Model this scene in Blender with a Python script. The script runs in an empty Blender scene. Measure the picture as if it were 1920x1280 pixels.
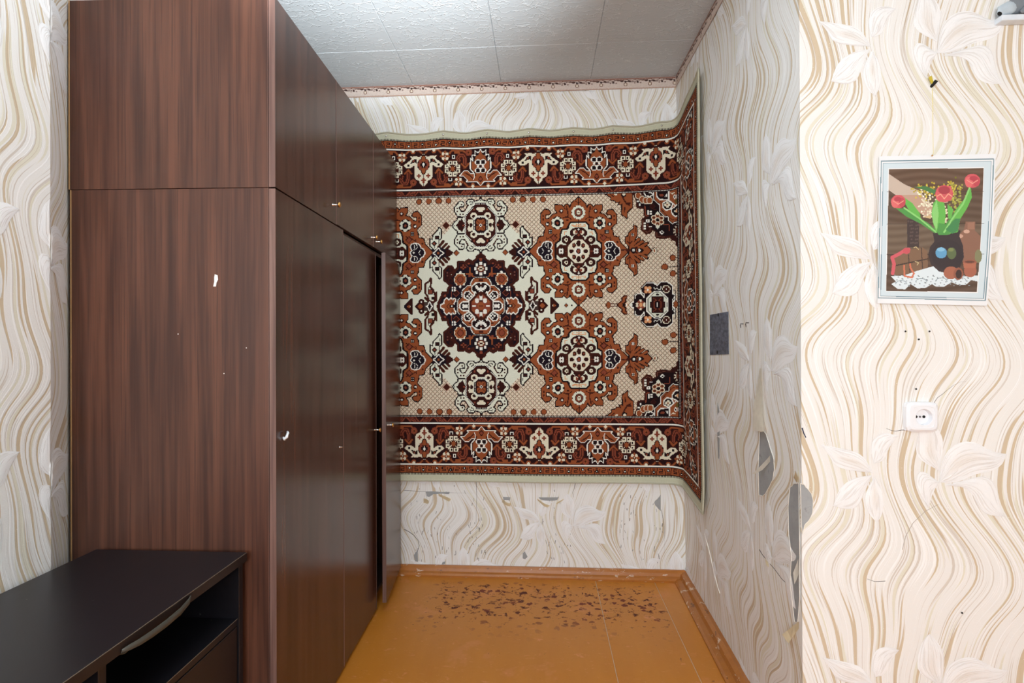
import bpy, bmesh, math, random
import numpy as np
from mathutils import Vector, Matrix
PI = math.pi
random.seed(7)
rng = np.random.default_rng(11)
scene = bpy.context.scene
col = scene.collection

# ------------------------------------------------------------------ camera
FPX, PITCH, ROLL, YAW, EYE = 979.08, 0.0022, -0.0036, 0.0579, 1.1753
def _cam_axes():
    r = Vector((math.cos(YAW), math.sin(YAW), 0)); f = Vector((-math.sin(YAW), math.cos(YAW), 0)); k = Vector((0, 0, 1))
    f2 = f * math.cos(PITCH) + k * math.sin(PITCH); u2 = -f * math.sin(PITCH) + k * math.cos(PITCH)
    c, s = math.cos(ROLL), math.sin(ROLL)
    return r * c + u2 * s, u2 * c - r * s, f2
CR, CU, CF = _cam_axes()
cam_data = bpy.data.cameras.new('camera'); cam = bpy.data.objects.new('camera', cam_data); col.objects.link(cam)
cam_data.sensor_width = 36.0; cam_data.lens = FPX / 1920 * 36.0; cam_data.clip_start = 0.02
m = Matrix.Identity(4)
for i in range(3):
    m[i][0] = CR[i]; m[i][1] = CU[i]; m[i][2] = -CF[i]
m[2][3] = EYE
cam.matrix_world = m
scene.camera = cam

# ------------------------------------------------------------------ world, lights, exposure
world = bpy.data.worlds.new('world'); scene.world = world; world.use_nodes = True
world.node_tree.nodes['Background'].inputs['Color'].default_value = (0.75, 0.85, 1.0, 1)
world.node_tree.nodes['Background'].inputs['Strength'].default_value = 0.6
def area(name, loc, aim, sx, sy, power, color):
    d = bpy.data.lights.new(name, 'AREA'); d.shape = 'RECTANGLE'; d.size = sx; d.size_y = sy; d.energy = power; d.color = color
    o = bpy.data.objects.new(name, d); col.objects.link(o); o.location = loc
    o.rotation_euler = (Vector(aim) - Vector(loc)).to_track_quat('-Z', 'Y').to_euler()
    return o
_sd = bpy.data.lights.new('bounce_flash', 'SPOT'); _sd.energy = 640.0; _sd.spot_size = math.radians(54); _sd.spot_blend = 0.8; _sd.shadow_soft_size = 0.06; _sd.color = (0.90, 0.97, 1.0)
_so = bpy.data.objects.new('bounce_flash', _sd); col.objects.link(_so); _so.location = (-0.05, -0.1, 1.5)      # flash by the camera, turned up at the ceiling
_so.rotation_euler = (Vector((-0.34, 0.95, 2.5)) - _so.location).to_track_quat('-Z', 'Y').to_euler()
area('rear_fill_light', (-0.22, -2.25, 1.5), (0.15, 2.6, 1.2), 1.7, 1.5, 56.0, (0.88, 0.955, 1.0))  # unseen fill behind the camera, added to brighten the niche and its right wall
scene.view_settings.view_transform = 'Standard'; scene.view_settings.look = 'None'
scene.view_settings.exposure = 0.46
scene.cycles.diffuse_bounces = 8; scene.view_settings.gamma = 1.0; scene.view_settings.use_curve_mapping = False

# ------------------------------------------------------------------ helpers
def ray(u, v):
    return (CR * ((u - 960) / FPX) - CU * ((v - 640) / FPX) + CF)
def on_plane(u, v, p0, n):
    d = ray(u, v); o = Vector((0, 0, EYE)); n = Vector(n)
    return o + d * ((Vector(p0) - o).dot(n) / d.dot(n))
def on_y(u, v, y): return on_plane(u, v, (0, y, 0), (0, 1, 0))
def on_x(u, v, x): return on_plane(u, v, (x, 0, 0), (1, 0, 0))
def lin(c):
    c = c / 255.0
    return c / 12.92 if c <= 0.04045 else ((c + 0.055) / 1.055) ** 2.4
def rgb(r, g, b): return (lin(r), lin(g), lin(b), 1.0)

class NT:
    def __init__(s, name):
        s.m = bpy.data.materials.new(name); s.m.use_nodes = True; s.t = s.m.node_tree; s.t.nodes.clear()
        s.out = s.t.nodes.new('ShaderNodeOutputMaterial'); s.b = s.t.nodes.new('ShaderNodeBsdfPrincipled')
        s.t.links.new(s.b.outputs[0], s.out.inputs[0])
    def n(s, typ, **kw):
        nd = s.t.nodes.new(typ)
        for k, v in kw.items(): setattr(nd, k, v)
        return nd
    def l(s, a, b): s.t.links.new(a, b)
    def put(s, sock, v):
        if isinstance(v, bpy.types.NodeSocket): s.l(v, sock)
        else: sock.default_value = v
    def math(s, op, a, b=0.0, c=None, clamp=False):
        nd = s.n('ShaderNodeMath', operation=op); nd.use_clamp = clamp
        s.put(nd.inputs[0], a); s.put(nd.inputs[1], b)
        if c is not None: s.put(nd.inputs[2], c)
        return nd.outputs[0]
    def comb(s, x, y, z=0.0):
        nd = s.n('ShaderNodeCombineXYZ'); s.put(nd.inputs[0], x); s.put(nd.inputs[1], y); s.put(nd.inputs[2], z); return nd.outputs[0]
    def objco(s, kind='Object'): return s.n('ShaderNodeTexCoord').outputs[kind]
    def sep(s, v):
        nd = s.n('ShaderNodeSeparateXYZ'); s.l(v, nd.inputs[0]); return nd.outputs
    def scale(s, v, sc, off=(0, 0, 0)):
        nd = s.n('ShaderNodeMapping'); s.l(v, nd.inputs[0]); nd.inputs['Scale'].default_value = sc; nd.inputs['Location'].default_value = off; return nd.outputs[0]
    def noise(s, v, sc=1.0, detail=2.0, rough=0.5, dist=0.0):
        nd = s.n('ShaderNodeTexNoise'); s.l(v, nd.inputs['Vector']); nd.inputs['Scale'].default_value = sc
        nd.inputs['Detail'].default_value = detail; nd.inputs['Roughness'].default_value = rough; nd.inputs['Distortion'].default_value = dist
        return nd.outputs['Fac']
    def voro(s, v, sc=1.0, feature='F1', out='Distance', rnd=1.0):
        nd = s.n('ShaderNodeTexVoronoi', feature=feature); s.l(v, nd.inputs['Vector']); nd.inputs['Scale'].default_value = sc
        nd.inputs['Randomness'].default_value = rnd
        return nd.outputs[out]
    def step(s, v, lo, hi):
        nd = s.n('ShaderNodeMapRange'); nd.interpolation_type = 'SMOOTHSTEP'; s.put(nd.inputs[0], v)
        nd.inputs[1].default_value = lo; nd.inputs[2].default_value = hi; nd.inputs[3].default_value = 0; nd.inputs[4].default_value = 1
        return nd.outputs[0]
    def mix(s, f, a, b):
        nd = s.n('ShaderNodeMix', data_type='RGBA'); s.put(nd.inputs[0], f); s.put(nd.inputs[6], a); s.put(nd.inputs[7], b); return nd.outputs[2]
    def attr(s, name, out='Fac'):
        nd = s.n('ShaderNodeAttribute', attribute_name=name); return nd.outputs[out]
    def bump(s, h, strength=0.3, dist=0.002):
        nd = s.n('ShaderNodeBump'); s.l(h, nd.inputs['Height']); nd.inputs['Strength'].default_value = strength; nd.inputs['Distance'].default_value = dist
        s.l(nd.outputs[0], s.b.inputs['Normal'])
    def fin(s, color=None, rough=0.6, spec=0.5, metal=0.0, coat=0.0, coat_rough=0.1):
        if color is not None: s.put(s.b.inputs['Base Color'], color)
        s.put(s.b.inputs['Roughness'], rough); s.b.inputs['Specular IOR Level'].default_value = spec
        s.b.inputs['Metallic'].default_value = metal; s.b.inputs['Coat Weight'].default_value = coat; s.b.inputs['Coat Roughness'].default_value = coat_rough
        return s.m

def plain(name, c, rough=0.6, spec=0.5, metal=0.0, grain=0.06, gs=60):
    t = NT(name); n = t.noise(t.objco(), gs, 3)
    d = tuple(max(0, x * (1 - 2 * grain)) for x in c[:3]) + (1,); e = tuple(min(1, x * (1 + 2 * grain)) for x in c[:3]) + (1,)
    return t.fin(t.mix(n, d, e), rough, spec, metal)

def link(name, me, mat, parent=None):
    o = bpy.data.objects.new(name, me); col.objects.link(o)
    if mat is not None:
        me.materials.clear()
        for q in (mat if isinstance(mat, (list, tuple)) else [mat]): me.materials.append(q)
    if parent is not None: o.parent = parent
    return o
def obj(name, bm, mat, parent=None, smooth=False):
    me = bpy.data.meshes.new(name); bm.normal_update(); bm.to_mesh(me); bm.free()
    if smooth: me.polygons.foreach_set('use_smooth', [True] * len(me.polygons))
    return link(name, me, mat, parent)
def thing(name, label, cat, loc=(0, 0, 0), rotz=0.0, group=None):
    o = bpy.data.objects.new(name, None); col.objects.link(o); o.location = loc; o.rotation_euler = (0, 0, rotz); o.empty_display_size = 0.05
    return tag(o, label, cat, group)
def tag(o, label, cat, group=None):
    o['label'] = label; o['category'] = cat
    if group: o['group'] = group
    return o
def struct(o): o['kind'] = 'structure'; return o
def add_box(bm, lo, hi, bevel=0.0, seg=1):
    lo = [min(a, b) for a, b in zip(lo, hi)] if False else lo
    r = bmesh.ops.create_cube(bm, size=1.0); vs = r['verts']
    for v in vs:
        v.co = Vector([lo[i] + (v.co[i] + 0.5) * (hi[i] - lo[i]) for i in range(3)])
    if bevel > 0:
        es = list({e for v in vs for e in v.link_edges})
        bmesh.ops.bevel(bm, geom=es, offset=bevel, segments=seg, affect='EDGES', profile=0.5)
    return bm
def box(lo, hi, bevel=0.0, seg=1): return add_box(bmesh.new(), lo, hi, bevel, seg)
def add_lathe(bm, prof, n=20, M=None):
    """prof: (radius, height) along local z, revolved; M places it."""
    M = M or Matrix.Identity(4); rings = []
    for (r, h) in prof:
        if r < 1e-6: rings.append([bm.verts.new(M @ Vector((0, 0, h)))])
        else: rings.append([bm.verts.new(M @ Vector((r * math.cos(2 * PI * k / n), r * math.sin(2 * PI * k / n), h))) for k in range(n)])
    for a, b in zip(rings, rings[1:]):
        for k in range(n):
            q = (k + 1) % n
            if len(a) == 1 and len(b) == 1: continue
            if len(a) == 1: bm.faces.new((a[0], b[k], b[q]))
            elif len(b) == 1: bm.faces.new((a[k], a[q], b[0]))
            else: bm.faces.new((a[k], a[q], b[q], b[k]))
    return bm
def add_tube(bm, pts, radii, n=10):
    pts = [Vector(p) for p in pts]; rings = []
    if not isinstance(radii, (list, tuple)): radii = [radii] * len(pts)
    up = Vector((0.13, 0.21, 0.97))
    for i, p in enumerate(pts):
        t = (pts[min(i + 1, len(pts) - 1)] - pts[max(i - 1, 0)]).normalized()
        a = t.cross(up)
        if a.length < 1e-3: a = t.cross(Vector((1, 0, 0)))
        a.normalize(); b = t.cross(a)
        rings.append([bm.verts.new(p + (a * math.cos(2 * PI * k / n) + b * math.sin(2 * PI * k / n)) * radii[i]) for k in range(n)])
    for a, b in zip(rings, rings[1:]):
        for k in range(n): bm.faces.new((a[k], b[k], b[(k + 1) % n], a[(k + 1) % n]))
    bm.faces.new(rings[0]); bm.faces.new(rings[-1][::-1])
    return bm
def add_prism(bm, pts, depth_vec):
    """closed polygon of 3-D points pushed along depth_vec into a solid."""
    d = Vector(depth_vec); a = [bm.verts.new(Vector(p)) for p in pts]; b = [bm.verts.new(Vector(p) + d) for p in pts]
    bm.faces.new(a); bm.faces.new(b[::-1]); n = len(a)
    for i in range(n): bm.faces.new((a[i], b[i], b[(i + 1) % n], a[(i + 1) % n]))
    bmesh.ops.recalc_face_normals(bm, faces=bm.faces[:])
    return bm
def quads_mesh(name, P, colors=None, flows=None, smooth=True):
    """P: (R, C, 3) grid of points -> quad mesh; colors: (R-1, C-1, 3) sRGB per cell; flows: dict of (R, C) floats."""
    R, Cn = P.shape[:2]; me = bpy.data.meshes.new(name)
    idx = np.arange(R * Cn, dtype=np.int32).reshape(R, Cn)
    q = np.stack([idx[:-1, :-1], idx[:-1, 1:], idx[1:, 1:], idx[1:, :-1]], -1).reshape(-1, 4)
    nf = len(q)
    me.vertices.add(R * Cn); me.vertices.foreach_set('co', P.reshape(-1).astype(np.float32))
    me.loops.add(nf * 4); me.loops.foreach_set('vertex_index', q.reshape(-1))
    me.polygons.add(nf); me.polygons.foreach_set('loop_start', np.arange(0, nf * 4, 4, dtype=np.int32)); me.polygons.foreach_set('loop_total', np.full(nf, 4, dtype=np.int32))
    if smooth: me.polygons.foreach_set('use_smooth', np.ones(nf, dtype=bool))
    me.update(calc_edges=True); me.validate()
    if colors is not None:
        c = np.concatenate([colors / 255.0, np.ones(colors.shape[:2] + (1,))], -1).reshape(-1, 4)
        at = me.color_attributes.new('weave', 'BYTE_COLOR', 'CORNER')
        at.data.foreach_set('color_srgb', np.repeat(c, 4, axis=0).reshape(-1).astype(np.float32))
    for k, f in (flows or {}).items():
        at = me.attributes.new(k, 'FLOAT', 'POINT'); at.data.foreach_set('value', np.asarray(f, dtype=np.float32).reshape(-1))
    return me
# ------------------------------------------------------------------ materials
def wallpaper_mat():
    t = NT('wallpaper')
    fl, zz, petal = t.attr('flow'), t.attr('rise'), t.attr('petal')
    a = t.noise(t.comb(t.math('MULTIPLY', fl, 98.0), t.math('MULTIPLY', zz, 1.0)), 1.0, 0.6, 0.4)
    b = t.noise(t.comb(t.math('MULTIPLY_ADD', fl, 82.0, 41.3), t.math('MULTIPLY', zz, 1.1)), 1.0, 0.6, 0.4)
    c = t.noise(t.comb(t.math('MULTIPLY_ADD', fl, 240.0, 7.7), t.math('MULTIPLY', zz, 1.3)), 1.0, 1.0, 0.5)
    tan = t.step(a, 0.605, 0.632); olive = t.step(b, 0.60, 0.63); fine = t.step(c, 0.60, 0.66); wht = t.step(c, 0.42, 0.36)
    co = t.mix(wht, rgb(237, 236, 233), rgb(246, 246, 245))
    co = t.mix(t.math('MULTIPLY', olive, 0.7), co, rgb(222, 217, 194))
    co = t.mix(t.math('MULTIPLY', tan, 0.95), co, rgb(207, 189, 161))
    co = t.mix(t.math('MULTIPLY', fine, 0.5), co, rgb(184, 166, 146))
    # embossed lilies: white foam strands with thin darker creases
    s = t.noise(t.comb(t.math('MULTIPLY', fl, 17.0), t.math('MULTIPLY', zz, 0.8)), 1.0, 1.0, 0.5)
    crease = t.step(s, 0.54, 0.62)
    pc = t.mix(t.math('MULTIPLY', crease, 0.42), rgb(249, 250, 251), rgb(214, 208, 202)); pc = t.mix(t.attr('core'), pc, rgb(230, 220, 208))
    co = t.mix(petal, co, pc)
    sp = t.voro(t.objco(), 85.0); sparkle = t.step(sp, 0.085, 0.06)
    co = t.mix(t.math('MULTIPLY', sparkle, 0.6), co, (1, 1, 1, 1))
    weave = t.noise(t.scale(t.objco(), (260, 260, 420)), 1.0, 1.0)
    h = t.math('SUBTRACT', t.math('MULTIPLY', weave, 0.25), t.math('ADD', t.math('MULTIPLY', tan, 0.7), t.math('MULTIPLY', crease, t.math('MULTIPLY', petal, 0.9))))
    h = t.math('ADD', h, t.math('MULTIPLY', wht, 0.35))
    t.bump(h, 0.45, 0.0014)
    return t.fin(co, 0.62, 0.3)
def laminate(name, base, dark, light, rough=0.32, spec=0.5, fine=1.0):
    t = NT(name); o = t.objco()
    n1 = t.noise(t.scale(o, (34, 34, 1.3)), 1.0, 3, 0.55, 0.35)
    n2 = t.noise(t.scale(o, (150, 150, 2.2), (3, 7, 1)), 1.0, 3, 0.6, 0.2)
    n3 = t.noise(t.scale(o, (420, 420, 9), (1, 2, 5)), 1.0, 2, 0.6)
    co = t.mix(t.step(n1, 0.28, 0.72), dark, light)
    co = t.mix(t.math('MULTIPLY', t.step(n2, 0.5, 0.68), 0.8 * fine), co, dark)
    co = t.mix(t.math('MULTIPLY', t.step(n2, 0.45, 0.3), 0.45), co, base)
    co = t.mix(t.math('MULTIPLY', t.step(n3, 0.55, 0.75), 0.35), co, dark)
    return t.fin(co, rough, spec)
def floor_mat():
    t = NT('painted_floorboard'); o = t.objco()
    g = t.noise(t.scale(o, (9, 2.2, 1)), 1.0, 5, 0.6); g2 = t.noise(o, 5.0, 5, 0.65, 0.3)
    co = t.mix(g, rgb(182, 110, 30), rgb(208, 136, 48))
    co = t.mix(t.math('MULTIPLY', t.step(g2, 0.56, 0.66), 0.5), co, rgb(212, 138, 84))
    sc = t.step(t.noise(t.scale(o, (30, 90, 1), (4, 1, 0)), 1.0, 3, 0.7, 1.0), 0.63, 0.69)
    co = t.mix(t.math('MULTIPLY', sc, 0.5), co, rgb(216, 150, 96))
    y = t.sep(o)[1]; x = t.sep(o)[0]
    # worn-through patches where furniture stood against the back wall
    band = t.math('MULTIPLY', t.step(y, 2.02, 2.30), t.step(y, 2.60, 2.50))
    band = t.math('MULTIPLY', band, t.math('MULTIPLY', t.step(x, -0.60, -0.45), t.step(x, 0.58, 0.50)))
    blot = t.noise(t.scale(o, (24, 30, 1), (2, 2, 0)), 1.0, 7, 0.74, 0.5)
    thr = t.math('SUBTRACT', blot, t.math('MULTIPLY', band, 0.115))
    wear = t.math('MULTIPLY', t.step(t.math('ADD', blot, t.math('MULTIPLY', band, 0.115)), 0.665, 0.69), t.math('MULTIPLY_ADD', band, 0.85, 0.15))
    co = t.mix(wear, co, rgb(92, 40, 26))
    wob = t.n('ShaderNodeTexNoise'); t.l(o, wob.inputs['Vector']); wob.inputs['Scale'].default_value = 60; wob.inputs['Detail'].default_value = 4
    wv = t.n('ShaderNodeVectorMath', operation='SCALE'); t.l(wob.outputs['Color'], wv.inputs[0]); wv.inputs['Scale'].default_value = 0.9
    ad = t.n('ShaderNodeVectorMath', operation='ADD'); t.l(t.scale(o, (26, 30, 1)), ad.inputs[0]); t.l(wv.outputs[0], ad.inputs[1])
    vd = t.voro(ad.outputs[0], 1.0); vr = t.sep(t.voro(ad.outputs[0], 1.0, 'F1', 'Color'))[0]
    spot = t.step(t.math('SUBTRACT', vd, t.math('MULTIPLY', vr, 0.42)), 0.03, -0.03)
    spot = t.math('MULTIPLY', spot, t.step(t.noise(t.scale(o, (7, 9, 1), (3, 8, 0)), 1.0, 3), 0.40, 0.50))
    co = t.mix(t.math('MULTIPLY', t.math('MULTIPLY', spot, band), 0.9), co, t.mix(vr, rgb(70, 34, 22), rgb(112, 46, 40)))
    scuff = t.step(t.noise(t.scale(o, (13, 22, 1), (7, 3, 0)), 1.0, 6, 0.75, 0.4), 0.60, 0.66)
    co = t.mix(t.math('MULTIPLY', scuff, 0.62), co, rgb(220, 146, 100))
    fleck = t.step(t.noise(t.scale(o, (36, 44, 1), (9, 5, 0)), 1.0, 6, 0.74, 0.6), 0.665, 0.69)
    co = t.mix(t.math('MULTIPLY', fleck, 0.8), co, rgb(96, 48, 24))
    pale = t.step(t.noise(t.scale(o, (24, 30, 1), (1, 19, 0)), 1.0, 4, 0.6), 0.735, 0.75)
    co = t.mix(t.math('MULTIPLY', pale, 0.7), co, rgb(206, 178, 150))
    t.bump(t.math('SUBTRACT', t.noise(o, 14, 4), t.math('MULTIPLY', wear, 0.5)), 0.15, 0.003)
    r = t.math('MAXIMUM', t.math('MULTIPLY_ADD', g2, 0.3, 0.26), t.math('MULTIPLY', t.math('MAXIMUM', wear, t.math('MULTIPLY', spot, band)), 0.85))
    return t.fin(co, r, 0.5)
def paint_chip_mat(name='painted_skirting'):
    t = NT(name); o = t.objco(); g = t.noise(o, 22, 5, 0.65)
    co = t.mix(g, rgb(152, 88, 30), rgb(186, 116, 42))
    chip = t.step(t.noise(t.scale(o, (20, 20, 60)), 1.0, 6, 0.7), 0.60, 0.62)
    co = t.mix(t.math('MULTIPLY', chip, 0.85), co, rgb(214, 190, 168))
    dk = t.step(t.noise(t.scale(o, (14, 14, 40), (5, 3, 1)), 1.0, 6, 0.7), 0.62, 0.66)
    co = t.mix(t.math('MULTIPLY', dk, 0.8), co, rgb(80, 44, 26))
    t.bump(g, 0.3, 0.004); return t.fin(co, 0.35, 0.5)
def tile_mat():
    t = NT('foam_ceiling_tile'); o = t.objco()
    w = t.noise(o, 6.0, 2); v = t.n('ShaderNodeVectorMath', operation='ADD'); t.l(t.scale(o, (13, 40, 13)), v.inputs[0])
    nz = t.n('ShaderNodeTexNoise'); t.l(o, nz.inputs['Vector']); nz.inputs['Scale'].default_value = 14; nz.inputs['Detail'].default_value = 4
    sc = t.n('ShaderNodeVectorMath', operation='SCALE'); t.l(nz.outputs['Color'], sc.inputs[0]); sc.inputs['Scale'].default_value = 3.0; t.l(sc.outputs[0], v.inputs[1])
    e = t.n('ShaderNodeTexVoronoi', feature='DISTANCE_TO_EDGE'); t.l(v.outputs[0], e.inputs['Vector']); e.inputs['Scale'].default_value = 1.0
    crack = t.math('MULTIPLY', t.step(e.outputs['Distance'], 0.06, 0.0), t.step(t.noise(o, 11, 2), 0.30, 0.48))
    co = t.mix(t.math('MULTIPLY', crack, 0.7), rgb(198, 205, 210), rgb(228, 235, 240))
    co = t.mix(t.math('MULTIPLY', t.step(t.noise(t.scale(o, (1.7, 1.7, 1), (0.3, 5, 0)), 1.0, 3), 0.5, 0.75), 0.35), co, rgb(192, 190, 188))
    t.bump(t.math('ADD', crack, t.math('MULTIPLY', t.noise(o, 60, 2), 0.2)), 0.55, 0.003)
    return t.fin(co, 0.55, 0.4)
def weave_mat(name, pile=True, rough=0.95):
    t = NT(name); c = t.attr('weave', 'Color')
    if pile:
        n = t.noise(t.scale(t.objco(), (380, 380, 380)), 1.0, 2)
        d = t.n('ShaderNodeMix', data_type='RGBA'); d.blend_type = 'MULTIPLY'; d.inputs[0].default_value = 0.5; t.l(c, d.inputs[6])
        t.l(t.mix(n, (0.55, 0.55, 0.55, 1), (1.3, 1.3, 1.3, 1)), d.inputs[7]); c = d.outputs[2]
        t.bump(n, 0.5, 0.002)
    return t.fin(c, rough, 0.15 if pile else 0.4)
def black_lam():
    t = NT('black_laminate'); o = t.objco(); n = t.noise(t.scale(o, (60, 3, 60)), 1.0, 4)
    co = t.mix(n, rgb(20, 19, 24), rgb(29, 27, 32))
    dust = t.step(t.noise(t.scale(o, (90, 70, 90), (3, 3, 3)), 1.0, 1), 0.80, 0.83)
    co = t.mix(t.math('MULTIPLY', dust, 0.5), co, rgb(120, 120, 116))
    return t.fin(co, 0.34, 0.45)
def plaster_mat():
    t = NT('bare_plaster'); o = t.objco(); n = t.noise(o, 24, 5, 0.6); n2 = t.noise(o, 140, 2)
    co = t.mix(n, rgb(142, 144, 146), rgb(176, 178, 178)); co = t.mix(t.math('MULTIPLY', t.step(n, 0.62, 0.72), 0.6), co, rgb(112, 112, 112))
    t.bump(n2, 0.3, 0.002); return t.fin(co, 0.9, 0.2)
def patch_mat():
    t = NT('mottled_blue_tape'); o = t.objco(); n = t.noise(t.scale(o, (60, 30, 60)), 1.0, 5, 0.7)
    co = t.mix(t.step(n, 0.3, 0.7), rgb(54, 60, 76), rgb(112, 120, 138)); co = t.mix(t.math('MULTIPLY', t.step(t.noise(o, 50, 3), 0.6, 0.7), 0.7), co, rgb(92, 84, 80))
    return t.fin(co, 0.5, 0.4)
M_PAPER = wallpaper_mat()
M_SIDE = laminate('walnut_side_panel', rgb(90, 55, 42), rgb(64, 38, 30), rgb(102, 64, 48), 0.38)
M_DOOR = laminate('walnut_door_panel', rgb(76, 46, 36), rgb(55, 33, 27), rgb(86, 54, 42), 0.24, 0.5, 0.7)
M_EDGE = laminate('walnut_edge_band', rgb(120, 88, 80), rgb(96, 70, 64), rgb(140, 108, 98), 0.35)
M_RAW = plain('pale_board_edge', rgb(176, 142, 100), 0.7)
M_INSIDE = plain('wardrobe_inside', rgb(60, 40, 34), 0.7)
M_HARDBOARD = plain('hardboard_back', rgb(120, 88, 60), 0.8)
M_GOLD = plain('gold_knob_metal', rgb(206, 158, 92), 0.25, 0.5, 1.0)
M_CHROME = plain('chrome', rgb(214, 210, 206), 0.18, 0.5, 1.0)
M_WHITEPLASTIC = plain('white_plastic', rgb(238, 241, 246), 0.28, 0.5, 0, 0.01)
M_BLACKHOLE = plain('dark_hole', rgb(16, 14, 14), 0.8)
M_SCREW = plain('zinc_screw', rgb(128, 130, 138), 0.35, 0.5, 1.0)
M_FLOOR = floor_mat(); M_SKIRT = paint_chip_mat(); M_TILE = tile_mat()
M_SUBFLOOR = plain('joint_filler', rgb(210, 186, 160), 0.9); M_CEILBASE = plain('ceiling_joint', rgb(226, 228, 230), 0.9)
M_PLAIN = plain('plain_wall_paint', rgb(226, 222, 214), 0.8)
M_RUG = weave_mat('woven_rug_pile'); M_PRINT = weave_mat('printed_paper', False, 0.32); M_FRIEZE = weave_mat('printed_border_paper', False, 0.6)
M_SELV = plain('rug_backing', rgb(186, 182, 160), 0.95)
M_BLACK = black_lam(); M_BROWNBLACK = plain('dark_brown_front', rgb(30, 20, 19), 0.45)
M_ARRIS = plain('pale_edge', rgb(104, 92, 80), 0.5); M_STRIP = plain('grey_edge_strip', rgb(70, 70, 64), 0.5)
M_PLASTER = plaster_mat(); M_CURL = plain('paper_backing', rgb(236, 222, 192), 0.85); M_TORN = plain('torn_paper_edge', rgb(240, 234, 222), 0.9)
M_TAPE = patch_mat(); M_DARK = plain('crack_dark', rgb(70, 64, 60), 0.9); M_HOLE = plain('nail_hole_dark', rgb(34, 30, 28), 0.9)  # cracks have one even dark colour of their own
M_WHITECHIP = plain('white_chip', rgb(244, 242, 238), 0.8); M_YELLOW = plain('yellow_plug', rgb(206, 186, 60), 0.5)
M_GREYGLAZE = plain('grey_glaze', rgb(122, 130, 138), 0.25); M_PALEGLAZE = plain('pale_blue_glaze', rgb(188, 202, 212), 0.3)
M_INK = plain('blue_ink', rgb(40, 44, 70), 0.6); M_SHELF = plain('white_shelf', rgb(222, 230, 238), 0.4)
# ------------------------------------------------------------------ room shell
H = 2.5; YB = 2.639; YF = 1.417
def xr_at(y, z):
    """the niche's right wall leans and tapers: x for depth y and height z."""
    back = 0.7075 - 0.0157 * z
    return 0.6802 + (back - 0.6802) * (y - YF) / (YB - YF)
PW, PH = 0.53, 0.557                     # width and drop of the wallpaper repeat
_s = on_y(1633, 87.5, YF); PX0, PZ0 = _s.x, _s.z      # where the first lily sits on the front wall
XC = PX0 + 0.075; ZM = PZ0 - 0.5 * PH
def flow_of(a, z):
    D = np.sin(PI * (a - XC) / PW) * np.cos(2 * PI * (z - ZM) / PH)
    S = np.cos(PI * (a - XC) / PW) * np.sin(2 * PI * (z - ZM) / PH + 0.9)
    return a - 0.058 * D - 0.030 * S + 0.012 * np.sin(2 * PI * z / PH * 2 + 9 * a)
_L = [ # petals of the two lilies: outline in photo-zoom units round the flower's heart, base first, index of the tip
 [(610,400),(520,235),(360,195),(180,165),(250,255),(290,350),(440,385)], [(620,320),(590,240),(600,110),(690,50),(815,85),(745,170),(700,300)],
 [(600,420),(450,440),(330,530),(280,685),(400,720),(490,690),(520,610)], [(620,430),(530,600),(570,750),(640,825),(690,740),(690,560)]]
_LT = [3, 4, 3, 3]
_R = [[(1150,380),(960,270),(960,150),(1000,0),(1060,-60),(1140,20),(1190,130)], [(1145,475),(1180,235),(1300,130),(1440,125),(1570,215),(1690,230),(1650,330),(1560,380),(1430,400),(1290,480)],
 [(1145,475),(1000,360),(950,430),(980,560),(1060,690),(1090,570)], [(1190,500),(1400,515),(1480,740),(1670,755),(1620,640),(1600,480),(1530,410),(1410,435)], [(1150,470),(1240,400),(1290,355),(1250,440)]]
_RT = [4, 5, 4, 3, 2]
def _resample(p, n):
    p = np.array(p, float); d = np.r_[0, np.cumsum(np.hypot(*np.diff(p, axis=0).T))]
    t = np.linspace(0, d[-1], n); return np.c_[np.interp(t, d, p[:, 0]), np.interp(t, d, p[:, 1])]
def _smooth(p):
    p = np.array(p, float)
    for _ in range(2):
        q = [p[0]]
        for a, b in zip(p[:-1], p[1:]): q += [a * .75 + b * .25, a * .25 + b * .75]
        q.append(p[-1]); p = np.array(q)
    return p
def petal_grids():
    out = []
    k = 1 / 4.571 / 712.0
    for polys, tips in ((_L, _LT), (_R, _RT)):
        for poly, ti in zip(polys, tips):
            A = _resample(_smooth(poly[:ti + 1]), 15); B = _resample(_smooth([poly[0]] + poly[ti:][::-1]), 15)
            s = np.linspace(0, 1, 9)[None, :, None]
            g = A[:, None] * (1 - s) + B[:, None] * s
            g = np.stack([(g[..., 0] - 610) * k, -(g[..., 1] - 400) * k], -1)
            wid = np.hypot(*(A - B).T).max() * k
            out.append((g, wid))
    return out
PETALS = petal_grids()
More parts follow.
